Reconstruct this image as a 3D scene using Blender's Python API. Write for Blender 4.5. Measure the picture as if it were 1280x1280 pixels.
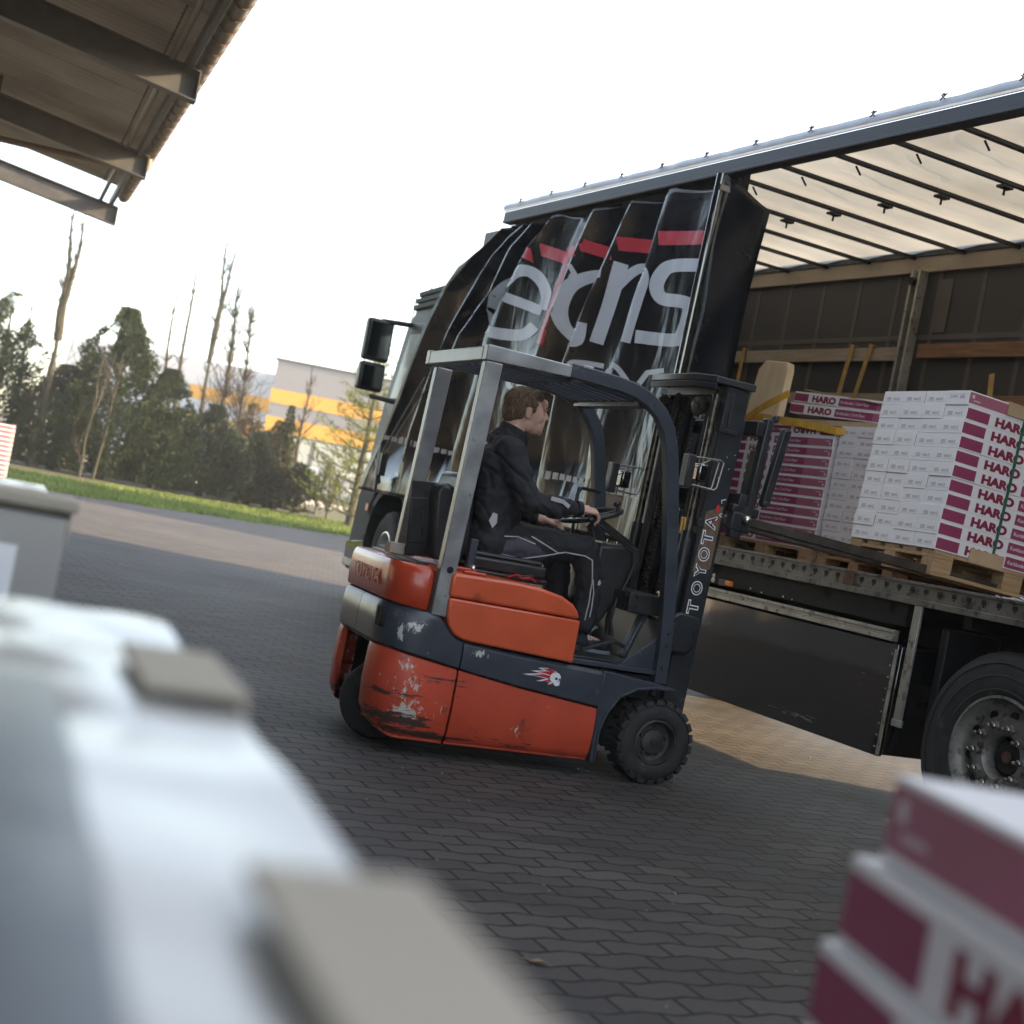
import bpy, bmesh, math, random, json
from mathutils import Vector, Matrix, noise, Euler
R=math.radians; PI=math.pi
scene=bpy.context.scene
for o in list(bpy.data.objects): bpy.data.objects.remove(o)
COL=scene.collection
# ---------------------------------------------------------------- camera, world, sun, exposure
EYE=1.27; ROLL=R(11)
cd=bpy.data.cameras.new('camera'); cam=bpy.data.objects.new('camera',cd); COL.objects.link(cam)
cd.sensor_width=36; cd.lens=36*1750/1280; cd.clip_start=0.02; cd.clip_end=2000
cam.matrix_world=Matrix.Translation((0,0,EYE))@Matrix(((math.cos(ROLL),-math.sin(ROLL),0,0),(0,0,-1,0),(math.sin(ROLL),math.cos(ROLL),0,0),(0,0,0,1)))
cd.dof.use_dof=True; cd.dof.focus_distance=7.4; cd.dof.aperture_fstop=2.6; cd.dof.aperture_blades=9
scene.camera=cam
SAZ,SEL=R(95),R(18.5)
S=Vector((math.sin(SAZ)*math.cos(SEL),math.cos(SAZ)*math.cos(SEL),math.sin(SEL)))
w=bpy.data.worlds.new('World'); scene.world=w; w.use_nodes=True
nt=w.node_tree; bg=nt.nodes['Background']; sky=nt.nodes.new('ShaderNodeTexSky'); sky.sky_type='NISHITA'
sky.sun_disc=False; sky.sun_elevation=SEL; sky.sun_rotation=SAZ; sky.air_density=0.8; sky.dust_density=1.5; sky.ozone_density=1.0
hz=nt.nodes.new('ShaderNodeMixRGB'); hz.blend_type='ADD'; hz.inputs[0].default_value=1; hz.inputs[2].default_value=(1.15,0.92,0.40,1)   # thin white winter haze over the blue
nt.links.new(sky.outputs[0],hz.inputs[1]); nt.links.new(hz.outputs[0],bg.inputs[0]); bg.inputs[1].default_value=0.15
sl=bpy.data.lights.new('sun','SUN'); sun=bpy.data.objects.new('sun',sl); COL.objects.link(sun)
sl.energy=5.0; sl.angle=R(0.5); sl.color=(1,0.69,0.36)
sun.rotation_euler=S.to_track_quat('Z','Y').to_euler(); sun.location=(60,0,30)
scene.render.engine='CYCLES'; scene.render.resolution_x=1024; scene.render.resolution_y=1024
scene.view_settings.view_transform='Standard'; scene.view_settings.look='None'; scene.view_settings.gamma=1
scene.view_settings.exposure=2.2
try:
    scene.cycles.max_bounces=8; scene.cycles.transparent_max_bounces=12
except Exception: pass
# ---------------------------------------------------------------- materials
MATS={}
def mat(name,col,rough=.6,metal=0,var=.15,scale=8,bump=0,bscale=60,spec=.5,coat=0,trans=0,dirt=None,stretch=None,col2=None,emit=None):
    m=bpy.data.materials.new(name); m.use_nodes=True; n=m.node_tree; b=n.nodes['Principled BSDF']
    tc=n.nodes.new('ShaderNodeTexCoord'); mp=n.nodes.new('ShaderNodeMapping'); n.links.new(tc.outputs['Object'],mp.inputs[0])
    if stretch: mp.inputs['Scale'].default_value=stretch
    nz=n.nodes.new('ShaderNodeTexNoise'); nz.inputs['Scale'].default_value=scale; nz.inputs['Detail'].default_value=6; n.links.new(mp.outputs[0],nz.inputs['Vector'])
    cr=n.nodes.new('ShaderNodeValToRGB'); n.links.new(nz.outputs[0],cr.inputs[0])
    c2=col2 or tuple(c*(1-var) for c in col)
    c1=tuple(min(1,c*(1+var)) for c in col) if not col2 else col
    cr.color_ramp.elements[0].position=.3; cr.color_ramp.elements[1].position=.7
    cr.color_ramp.elements[0].color=(*c2,1); cr.color_ramp.elements[1].color=(*c1,1)
    out=cr.outputs[0]
    if dirt:
        dcol,dsc,thr=dirt; z=n.nodes.new('ShaderNodeTexNoise'); z.inputs['Scale'].default_value=dsc; z.inputs['Detail'].default_value=10; z.inputs['Roughness'].default_value=.65
        n.links.new(tc.outputs['Object'],z.inputs['Vector'])
        r2=n.nodes.new('ShaderNodeValToRGB'); r2.color_ramp.elements[0].position=thr; r2.color_ramp.elements[1].position=thr+.1; n.links.new(z.outputs[0],r2.inputs[0])
        mx=n.nodes.new('ShaderNodeMixRGB'); n.links.new(r2.outputs[0],mx.inputs[0]); n.links.new(out,mx.inputs[1]); mx.inputs[2].default_value=(*dcol,1); out=mx.outputs[0]
    n.links.new(out,b.inputs['Base Color'])
    rr=n.nodes.new('ShaderNodeMapRange'); rr.inputs[3].default_value=max(0,rough-.08); rr.inputs[4].default_value=min(1,rough+.12); n.links.new(nz.outputs[0],rr.inputs[0]); n.links.new(rr.outputs[0],b.inputs['Roughness'])
    b.inputs['Metallic'].default_value=metal; b.inputs['Specular IOR Level'].default_value=spec; b.inputs['Coat Weight'].default_value=coat; b.inputs['Coat Roughness'].default_value=.12
    b.inputs['Transmission Weight'].default_value=trans
    if emit: b.inputs['Emission Color'].default_value=(*emit[0],1); b.inputs['Emission Strength'].default_value=emit[1]
    if bump:
        z=n.nodes.new('ShaderNodeTexNoise'); z.inputs['Scale'].default_value=bscale; z.inputs['Detail'].default_value=4; n.links.new(mp.outputs[0],z.inputs['Vector'])
        bp=n.nodes.new('ShaderNodeBump'); bp.inputs['Strength'].default_value=bump; bp.inputs['Distance'].default_value=.01; n.links.new(z.outputs[0],bp.inputs['Height']); n.links.new(bp.outputs[0],b.inputs['Normal'])
    MATS[name]=m; return m
def nodes(m): return m.node_tree, m.node_tree.nodes['Principled BSDF']
# worn paint: bare chips and scrapes round given spots (object space)
def worn(m,spots,chip=(.45,.43,.4),sc=22,thr=.60,stretch=(1,1,1)):
    n,b=nodes(m); base=b.inputs['Base Color'].links[0].from_socket
    tc=n.nodes.new('ShaderNodeTexCoord'); mp=n.nodes.new('ShaderNodeMapping'); mp.inputs['Scale'].default_value=stretch; n.links.new(tc.outputs['Object'],mp.inputs[0])
    z=n.nodes.new('ShaderNodeTexNoise'); z.inputs['Scale'].default_value=sc; z.inputs['Detail'].default_value=8; z.inputs['Roughness'].default_value=.7; n.links.new(mp.outputs[0],z.inputs['Vector'])
    acc=None
    for (x,y,zz,rx,rz,am) in spots:
        q=n.nodes.new('ShaderNodeMapping'); q.vector_type='POINT'; q.inputs['Location'].default_value=(-x/rx,0,-zz/rz); q.inputs['Scale'].default_value=(1/rx,0.0,1/rz); n.links.new(tc.outputs['Object'],q.inputs[0])
        l=n.nodes.new('ShaderNodeVectorMath'); l.operation='LENGTH'; n.links.new(q.outputs[0],l.inputs[0])
        mr=n.nodes.new('ShaderNodeMapRange'); mr.inputs[1].default_value=1; mr.inputs[2].default_value=0; mr.inputs[3].default_value=0; mr.inputs[4].default_value=am; n.links.new(l.outputs['Value'],mr.inputs[0])
        if acc is None: acc=mr.outputs[0]
        else:
            a=n.nodes.new('ShaderNodeMath'); a.operation='MAXIMUM'; n.links.new(acc,a.inputs[0]); n.links.new(mr.outputs[0],a.inputs[1]); acc=a.outputs[0]
    a=n.nodes.new('ShaderNodeMath'); a.operation='ADD'; n.links.new(z.outputs[0],a.inputs[0]); n.links.new(acc,a.inputs[1])
    g=n.nodes.new('ShaderNodeMapRange'); g.inputs[1].default_value=thr; g.inputs[2].default_value=thr+.03; n.links.new(a.outputs[0],g.inputs[0])
    mx=n.nodes.new('ShaderNodeMixRGB'); n.links.new(g.outputs[0],mx.inputs[0]); n.links.new(base,mx.inputs[1]); mx.inputs[2].default_value=(*chip,1); n.links.new(mx.outputs[0],b.inputs['Base Color'])
mOrange=mat('orange_paint',(.60,.098,.035),.34,var=.10,scale=5,coat=.35,bump=.05,bscale=30,dirt=((.30,.05,.02),9,.63))
mRedLow=mat('scuffed_orange_paint',(.50,.062,.026),.42,var=.14,scale=4,coat=.25,bump=.08,bscale=25,dirt=((.20,.04,.02),7,.60))
worn(mRedLow,[(-1.42,0,.22,.17,.11,.42),(-1.46,0,.44,.12,.07,.33),(-1.40,0,.36,.12,.10,.31),(-1.5,0,.34,.3,.3,.18),(-.83,0,.20,.05,.07,.32),(-1.45,0,.32,.04,.2,.3),(-.75,0,.28,.5,.25,.13),(-1.25,0,.25,.1,.2,.2)],(.5,.47,.43),34,.76,(1.6,1,.9))
worn(mRedLow,[(-1.48,0,.18,.35,.06,.34),(-1.35,0,.12,.6,.04,.28),(-1.3,0,.40,.35,.03,.22),(-1.5,0,.30,.3,.03,.22),(-.8,0,.12,.5,.04,.16)],(.05,.03,.025),18,.66,(.35,1,3))
mCW=mat('counterweight_paint',(.46,.048,.016),.3,var=.15,scale=4,coat=.5,bump=.12,bscale=14,dirt=((.14,.03,.02),12,.64))
mDark=mat('slate_paint',(.038,.046,.062),.38,var=.2,scale=6,coat=.2,bump=.06,bscale=30,dirt=((.10,.11,.12),10,.62))
worn(mDark,[(-1.45,0,.63,.11,.10,.34),(-1.52,0,.60,.04,.13,.36),(-1.1,0,.56,.10,.05,.32),(-1.35,0,.52,.1,.04,.18)],(.5,.5,.48),30,.76,(1.4,1,.7))
mSteelP=mat('worn_grey_steel',(.32,.33,.335),.36,.55,var=.25,scale=7,dirt=((.09,.085,.08),16,.62),bump=.06,bscale=40)
worn(mSteelP,[(-1.3,0,.86,.1,.16,.22),(-1.3,0,1.3,.06,.05,.2)],(.035,.06,.12),20,.72,(1,1,2))
mMast=mat('mast_black_paint',(.018,.020,.024),.4,var=.25,scale=9,dirt=((.10,.09,.075),14,.66),bump=.05,bscale=30)
mBlackP=mat('black_plastic',(.022,.022,.024),.42,var=.25,scale=12,bump=.05)
mVinyl=mat('seat_vinyl',(.018,.018,.020),.36,var=.2,scale=10,bump=.15,bscale=20)
mGrease=mat('greasy_steel',(.10,.09,.075),.34,.8,var=.4,scale=20,dirt=((.02,.017,.014),25,.52))
mChrome=mat('bright_steel',(.62,.61,.58),.22,1,var=.2,scale=20)
mBrass=mat('brass_fitting',(.55,.36,.12),.3,1,var=.2,scale=20)
mRub=mat('tyre_rubber',(.022,.022,.023),.75,var=.3,scale=14,bump=.2,bscale=40,dirt=((.07,.062,.055),7,.60))
mRim=mat('dirty_rim',(.05,.048,.046),.55,.4,var=.35,scale=14,dirt=((.12,.10,.08),14,.6))
mRimG=mat('grey_truck_rim',(.20,.195,.185),.5,.5,var=.35,scale=9,dirt=((.07,.06,.05),12,.52))
mRimS=mat('alloy_rim',(.55,.55,.56),.3,.9,var=.15,scale=9)
mFork=mat('fork_steel',(.085,.072,.06),.5,.6,var=.35,scale=9,dirt=((.17,.10,.06),16,.62))
mWhiteP=mat('white_print',(.78,.80,.84),.5,var=.03)
mSilver=mat('curtain_silver_print',(.46,.52,.61),.35,var=.05,scale=3,coat=.1)
mRedPr=mat('curtain_red_print',(.42,.020,.045),.35,var=.08,scale=3,coat=.1)
mTape=mat('reflective_tape',(.38,.40,.42),.4,var=.15,scale=20)
# tarpaulin with woven sheen and soft buckles
mTarp=mat('black_tarpaulin',(.008,.009,.012),.17,var=.3,scale=3,spec=.28,dirt=((.012,.012,.014),3,.6))
def tarp_bump(m,st=.22):
    n,b=nodes(m); tc=n.nodes.new('ShaderNodeTexCoord')
    mp=n.nodes.new('ShaderNodeMapping'); mp.inputs['Scale'].default_value=(1.1,1.1,.4); n.links.new(tc.outputs['Object'],mp.inputs[0])
    z=n.nodes.new('ShaderNodeTexNoise'); z.inputs['Scale'].default_value=2.2; z.inputs['Detail'].default_value=3; z.inputs['Distortion'].default_value=.6; n.links.new(mp.outputs[0],z.inputs['Vector'])
    mp2=n.nodes.new('ShaderNodeMapping'); mp2.inputs['Scale'].default_value=(.5,.5,14); n.links.new(tc.outputs['Object'],mp2.inputs[0])
    z2=n.nodes.new('ShaderNodeTexNoise'); z2.inputs['Scale'].default_value=4; z2.inputs['Detail'].default_value=2; n.links.new(mp2.outputs[0],z2.inputs['Vector'])
    b1=n.nodes.new('ShaderNodeBump'); b1.inputs['Strength'].default_value=st; b1.inputs['Distance'].default_value=.12; n.links.new(z.outputs[0],b1.inputs['Height'])
    b2=n.nodes.new('ShaderNodeBump'); b2.inputs['Strength'].default_value=.07; b2.inputs['Distance'].default_value=.01; n.links.new(z2.outputs[0],b2.inputs['Height']); n.links.new(b1.outputs[0],b2.inputs['Normal'])
    n.links.new(b2.outputs[0],b.inputs['Normal'])
tarp_bump(mTarp); tarp_bump(mSilver,.25); tarp_bump(mRedPr,.25)
mTarpIn=mat('dark_inner_curtain',(.036,.033,.032),.6,var=.15,scale=2,bump=.1,bscale=3)
mSeam=mat('inner_curtain_webbing',(.085,.073,.062),.7,var=.1)
mRail=mat('black_rail_aluminium',(.022,.023,.026),.32,.2,spec=.35,var=.25,scale=2,stretch=(.4,2,6))
mRailW=mat('pale_rail_edge',(.62,.63,.64),.35,.3,var=.06)
mAlu=mat('weathered_aluminium',(.33,.32,.29),.42,.6,var=.25,scale=6,dirt=((.14,.12,.09),20,.55))
mBeamW=mat('sand_coloured_beam',(.31,.26,.19),.7,var=.15,scale=4,stretch=(.3,1,1),dirt=((.2,.15,.1),9,.6))
mGlossPanel=mat('glossy_black_panel',(.010,.011,.013),.05,var=.2,scale=3,coat=0,spec=.9,bump=.10,bscale=1.3)
_n,_b=nodes(mGlossPanel); _r=[x for x in _n.nodes if x.type=='MAP_RANGE'][0]; _r.inputs[3].default_value=.02; _r.inputs[4].default_value=.09; _b.inputs['IOR'].default_value=1.9
worn(mGlossPanel,[(-1.5,0,.40,.7,.05,.24),(-3.0,0,.38,1.2,.04,.2),(-1.0,0,.75,.15,.2,.16)],(.16,.15,.14),26,.72,(.4,1,3))
mRailE=mat('dirty_edge_rail',(.15,.14,.125),.5,.5,var=.3,scale=6,dirt=((.06,.05,.04),14,.52),bump=.08)
mChassis=mat('chassis_black',(.008,.008,.009),.6,var=.3,scale=5,spec=.3,dirt=((.03,.026,.02),6,.64))
mRust=mat('rusty_joint',(.12,.06,.04),.8,var=.4,scale=20)
def wood(name,c,c2,sc=(1,12,12)):
    m=mat(name,c,.75,var=.2,scale=4,col2=c2,stretch=sc,bump=.25,bscale=12,dirt=(tuple(v*.45 for v in c2),5,.62)); return m
mWood=wood('pallet_wood',(.42,.29,.16),(.29,.18,.09)); mWoodG=wood('grey_slat_wood',(.33,.28,.22),(.24,.195,.15)); mWoodB=wood('brown_slat_wood',(.24,.125,.062),(.14,.07,.036)); mWoodP=wood('pale_plank_wood',(.74,.62,.43),(.60,.47,.31),(3,3,.8))
mCard=mat('white_carton',(.74,.745,.78),.5,var=.035,scale=4,bump=.03,bscale=8)
mPur=mat('burgundy_print',(.27,.045,.11),.38,var=.07,scale=4)
mPurL=mat('light_burgundy_print',(.36,.12,.185),.38,var=.07,scale=4)
mPurT=mat('burgundy_letters',(.22,.018,.055),.4,var=.03)
mLblG=mat('grey_label_print',(.42,.38,.42),.5,var=.1)
mKraft=mat('brown_kraft_card',(.42,.30,.19),.75,var=.12,scale=6,bump=.05)
mKraftP=mat('pale_edge_protector',(.37,.34,.285),.7,var=.08,scale=5)
mGreen=mat('green_strap',(.018,.12,.075),.4,var=.1)
mYel=mat('yellow_lashing_strap',(.62,.36,.045),.6,var=.2,scale=12,bump=.1)
mYelD=mat('dirty_lashing_strap',(.34,.22,.06),.7,var=.3,scale=12,bump=.1)
mBlue=mat('blue_label',(.06,.10,.42),.5,var=.1)
mFilm=mat('stretch_film',(.37,.37,.36),.16,var=.10,scale=2.2,spec=.6,bump=.35,bscale=5,stretch=(1,1,1))
mGreyCover=mat('dark_blue_grey_cover',(.10,.12,.145),.3,var=.2,scale=3,bump=.3,bscale=6)
mJacket=mat('black_work_jacket',(.014,.016,.021),.78,var=.3,scale=9,bump=.35,bscale=22)
mTrs=mat('black_work_trousers',(.012,.013,.017),.8,var=.3,scale=9,bump=.3,bscale=20)
mTrsG=mat('grey_trouser_panel',(.060,.060,.080),.8,var=.15,scale=9,bump=.2,bscale=30)
mPipe=mat('grey_reflective_piping',(.42,.42,.43),.5,var=.05)
mSkin=mat('skin',(.60,.37,.29),.5,var=.09,scale=14,bump=.05,bscale=60); nodes(mSkin)[1].inputs['Subsurface Weight'].default_value=.08
mLip=mat('lip_skin',(.50,.25,.20),.5,var=.05)
mHair=mat('short_brown_hair',(.15,.095,.055),.6,var=.6,scale=90,bump=1.0,bscale=170,stretch=(1,1,.35))
mEyeW=mat('eye_white',(.6,.58,.55),.3,var=.02); mEyeD=mat('eye_dark',(.03,.025,.02),.2,var=.02)
mShoe=mat('navy_suede_shoe',(.016,.022,.034),.8,var=.25,scale=14,bump=.1); mSole=mat('grey_sole',(.25,.28,.33),.6,var=.1); mLace=mat('blue_lace',(.03,.13,.45),.6,var=.05)
mLime=mat('lime_logo',(.30,.85,.03),.5,var=.05); mRedT=mat('red_sticker',(.5,.02,.03),.5,var=.1)
mCab=mat('dark_green_cab_paint',(.010,.017,.015),.38,0,var=.1,scale=2,coat=0,spec=.22)
mCabG=mat('grey_cab_cladding',(.045,.053,.05),.6,var=.1,scale=4,spec=.25)
mAmber=mat('amber_lens',(.75,.22,.02),.25,var=.05)
mWhiteL=mat('white_spot_finish',(.8,.75,.65),.2,var=.05)
mHolePlate=mat('old_adhesive_sticker',(.15,.095,.06),.7,var=.3,scale=40)
mGlass=bpy.data.materials.new('window_glass'); mGlass.use_nodes=True
_n,_b=nodes(mGlass); _b.inputs['Base Color'].default_value=(.55,.62,.6,1); _b.inputs['Roughness'].default_value=.03; _b.inputs['Transmission Weight'].default_value=.9; _b.inputs['IOR'].default_value=1.1
mMirror=mat('mirror_glass',(.35,.4,.4),.06,1,var=.05)
mWallG=mat('grey_cladding',(.19,.195,.215),.6,var=.05,scale=2,stretch=(1,1,8)); mWallO=mat('orange_cladding',(.56,.29,.045),.6,var=.04); mWallW=mat('white_plinth',(.40,.43,.48),.7,var=.06)
mPane=mat('pale_window',(.36,.39,.37),.2,var=.08,scale=1); mFrameD=mat('window_frame_grey',(.12,.125,.13),.5,var=.05)
mHall=mat('hall_wall_cladding',(.06,.062,.065),.6,var=.06,scale=2)
mGalv=mat('galvanised_beam',(.07,.076,.085),.5,.5,var=.2,scale=5); mGutter=mat('brown_gutter',(.12,.085,.065),.4,.4,var=.25,scale=6,dirt=((.2,.17,.14),12,.62)); mPurl=mat('purlin_tube',(.12,.10,.085),.45,.5,var=.2)
mBark=mat('bark',(.034,.030,.024),.9,var=.35,scale=9,col2=(.022,.028,.014),bump=.4,bscale=20); mTwig=mat('twig_bark',(.026,.021,.018),.9,var=.3,scale=9)
mPebble=mat('pebble',(.22,.22,.22),.8,var=.3,scale=30); mLeafB=mat('dead_leaf',(.30,.20,.12),.8,var=.3,scale=40)
mTerrain=mat('pale_yard_concrete',(.42,.40,.36),.85,var=.15,scale=.3,bump=.05)
mSoil=mat('verge_soil',(.045,.06,.018),.95,var=.3,scale=1.5,col2=(.035,.030,.018))
mTarpHem=mat('grey_tarp_hem',(.34,.38,.44),.35,var=.12,scale=6,bump=.3,bscale=12)
def leafmat(name,c,tr=.35,sc=1.2):
    m=mat(name,c,.6,var=.45,scale=sc); n,b=nodes(m)
    t=n.nodes.new('ShaderNodeBsdfTranslucent'); mx=n.nodes.new('ShaderNodeMixShader'); mx.inputs[0].default_value=tr
    src=b.inputs['Base Color'].links[0].from_socket; n.links.new(src,t.inputs[0]); n.links.new(b.outputs[0],mx.inputs[1]); n.links.new(t.outputs[0],mx.inputs[2]); n.links.new(mx.outputs[0],n.nodes['Material Output'].inputs[0]); return m
mConif=leafmat('conifer_foliage',(.026,.046,.018),.2); mConifB=leafmat('blue_conifer_foliage',(.022,.040,.025),.2); mFir=leafmat('yellow_green_fir_needles',(.12,.15,.03),.4); mHedge=leafmat('brown_hedge_twigs',(.075,.060,.035),.3); mGrass=leafmat('grass_blades',(.085,.135,.022),.4,.8)
mRoofTarp=leafmat('translucent_roof_tarpaulin',(.345,.355,.345),.42,.6); nodes(mRoofTarp)[0].nodes['Color Ramp'].color_ramp.elements[0].color=(.285,.29,.275,1)
_n,_b=nodes(mRoofTarp); _z=_n.nodes.new('ShaderNodeTexNoise'); _z.inputs['Scale'].default_value=1.6; _z.inputs['Detail'].default_value=4; _z.inputs['Distortion'].default_value=1.2; _bb=_n.nodes.new('ShaderNodeBump'); _bb.inputs['Strength'].default_value=.22; _bb.inputs['Distance'].default_value=.08
_n.links.new(_z.outputs[0],_bb.inputs['Height']); _n.links.new(_bb.outputs[0],_b.inputs['Normal']); [_n.links.new(_bb.outputs[0],x.inputs['Normal']) for x in _n.nodes if x.type=='BSDF_TRANSLUCENT']
mCanSheet=leafmat('canopy_corrugated_sheet',(.095,.09,.078),.07,1.0)
# interlocking wavy pavers
mPave=bpy.data.materials.new('wavy_concrete_pavers'); mPave.use_nodes=True
n,b=nodes(mPave); L=n.links.new
tc=n.nodes.new('ShaderNodeTexCoord'); mp=n.nodes.new('ShaderNodeMapping'); mp.inputs['Rotation'].default_value=(0,0,-R(25.8)); L(tc.outputs['Object'],mp.inputs[0])
sp=n.nodes.new('ShaderNodeSeparateXYZ'); L(mp.outputs[0],sp.inputs[0])
def mth(op,a,b_=None,c=None):
    q=n.nodes.new('ShaderNodeMath'); q.operation=op
    for i,v in enumerate((a,b_,c)):
        if v is None: continue
        if isinstance(v,(int,float)): q.inputs[i].default_value=v
        else: L(v,q.inputs[i])
    return q.outputs[0]
sx=mth('SINE',mth('MULTIPLY',sp.outputs[0],2*PI/.225)); s3=mth('SINE',mth('MULTIPLY',sp.outputs[0],6*PI/.225))
wav=mth('ADD',mth('MULTIPLY',sx,.0105),mth('MULTIPLY',s3,-.0018))
yy=mth('ADD',sp.outputs[1],wav)
nzd=n.nodes.new('ShaderNodeTexNoise'); nzd.inputs['Scale'].default_value=9; nzd.inputs['Detail'].default_value=2; L(mp.outputs[0],nzd.inputs['Vector'])
yy=mth('ADD',yy,mth('MULTIPLY',mth('SUBTRACT',nzd.outputs[0],.5),.006))
cb=n.nodes.new('ShaderNodeCombineXYZ'); L(sp.outputs[0],cb.inputs[0]); L(yy,cb.inputs[1])
br=n.nodes.new('ShaderNodeTexBrick'); br.offset=.5; br.inputs['Scale'].default_value=1; br.inputs['Brick Width'].default_value=.225; br.inputs['Row Height'].default_value=.1125; br.inputs['Mortar Size'].default_value=.0068; br.inputs['Mortar Smooth'].default_value=.25
br.inputs['Color1'].default_value=(.050,.048,.051,1); br.inputs['Color2'].default_value=(.078,.075,.075,1); br.inputs['Mortar'].default_value=(.004,.0035,.003,1); L(cb.outputs[0],br.inputs['Vector'])
nz=n.nodes.new('ShaderNodeTexNoise'); nz.inputs['Scale'].default_value=.55; nz.inputs['Detail'].default_value=7; nz.inputs['Roughness'].default_value=.6; L(tc.outputs['Object'],nz.inputs['Vector'])
rmp=n.nodes.new('ShaderNodeMapRange'); rmp.inputs[1].default_value=.3; rmp.inputs[2].default_value=.7; rmp.inputs[3].default_value=.68; rmp.inputs[4].default_value=1.3; L(nz.outputs[0],rmp.inputs[0])
mx=n.nodes.new('ShaderNodeMixRGB'); mx.blend_type='MULTIPLY'; mx.inputs[0].default_value=1; L(br.outputs['Color'],mx.inputs[1]); L(rmp.outputs[0],mx.inputs[2])
ng=n.nodes.new('ShaderNodeTexNoise'); ng.inputs['Scale'].default_value=160; ng.inputs['Detail'].default_value=3; L(tc.outputs['Object'],ng.inputs['Vector'])
rg=n.nodes.new('ShaderNodeMapRange'); rg.inputs[3].default_value=.72; rg.inputs[4].default_value=1.28; L(ng.outputs[0],rg.inputs[0])
mx2=n.nodes.new('ShaderNodeMixRGB'); mx2.blend_type='MULTIPLY'; mx2.inputs[0].default_value=1; L(mx.outputs[0],mx2.inputs[1]); L(rg.outputs[0],mx2.inputs[2])
# bluish oil and water stains near the loading place
ns=n.nodes.new('ShaderNodeTexNoise'); ns.inputs['Scale'].default_value=.9; ns.inputs['Detail'].default_value=5; L(mp.outputs[0],ns.inputs['Vector'])
rs=n.nodes.new('ShaderNodeMapRange'); rs.inputs[1].default_value=.52; rs.inputs[2].default_value=.7; rs.inputs[4].default_value=.55; L(ns.outputs[0],rs.inputs[0])
mx3=n.nodes.new('ShaderNodeMixRGB'); mx3.blend_type='MIX'; L(rs.outputs[0],mx3.inputs[0]); L(mx2.outputs[0],mx3.inputs[1]); mx3.inputs[2].default_value=(.045,.05,.062,1)
# rubber streaks left by turning wheels
mpt=n.nodes.new('ShaderNodeMapping'); mpt.inputs['Rotation'].default_value=(0,0,R(-38)); mpt.inputs['Scale'].default_value=(.16,2.6,1); L(tc.outputs['Object'],mpt.inputs[0])
nt_=n.nodes.new('ShaderNodeTexNoise'); nt_.inputs['Scale'].default_value=1.0; nt_.inputs['Detail'].default_value=3; nt_.inputs['Distortion'].default_value=.5; L(mpt.outputs[0],nt_.inputs['Vector'])
rt=n.nodes.new('ShaderNodeMapRange'); rt.inputs[1].default_value=.56; rt.inputs[2].default_value=.68; rt.inputs[4].default_value=.45; L(nt_.outputs[0],rt.inputs[0])
mx4=n.nodes.new('ShaderNodeMixRGB'); L(rt.outputs[0],mx4.inputs[0]); L(mx3.outputs[0],mx4.inputs[1]); mx4.inputs[2].default_value=(.030,.029,.029,1)
L(mx4.outputs[0],b.inputs['Base Color'])
rr=n.nodes.new('ShaderNodeMapRange'); rr.inputs[3].default_value=.5; rr.inputs[4].default_value=.85; b.inputs['Specular IOR Level'].default_value=.32; L(nz.outputs[0],rr.inputs[0]); L(rr.outputs[0],b.inputs['Roughness'])
bh=mth('ADD',mth('MULTIPLY',br.outputs['Fac'],-1.0),mth('MULTIPLY',ng.outputs[0],.22))
bm_=n.nodes.new('ShaderNodeBump'); bm_.inputs['Strength'].default_value=.9; bm_.inputs['Distance'].default_value=.014; L(bh,bm_.inputs['Height']); L(bm_.outputs[0],b.inputs['Normal'])
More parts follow.
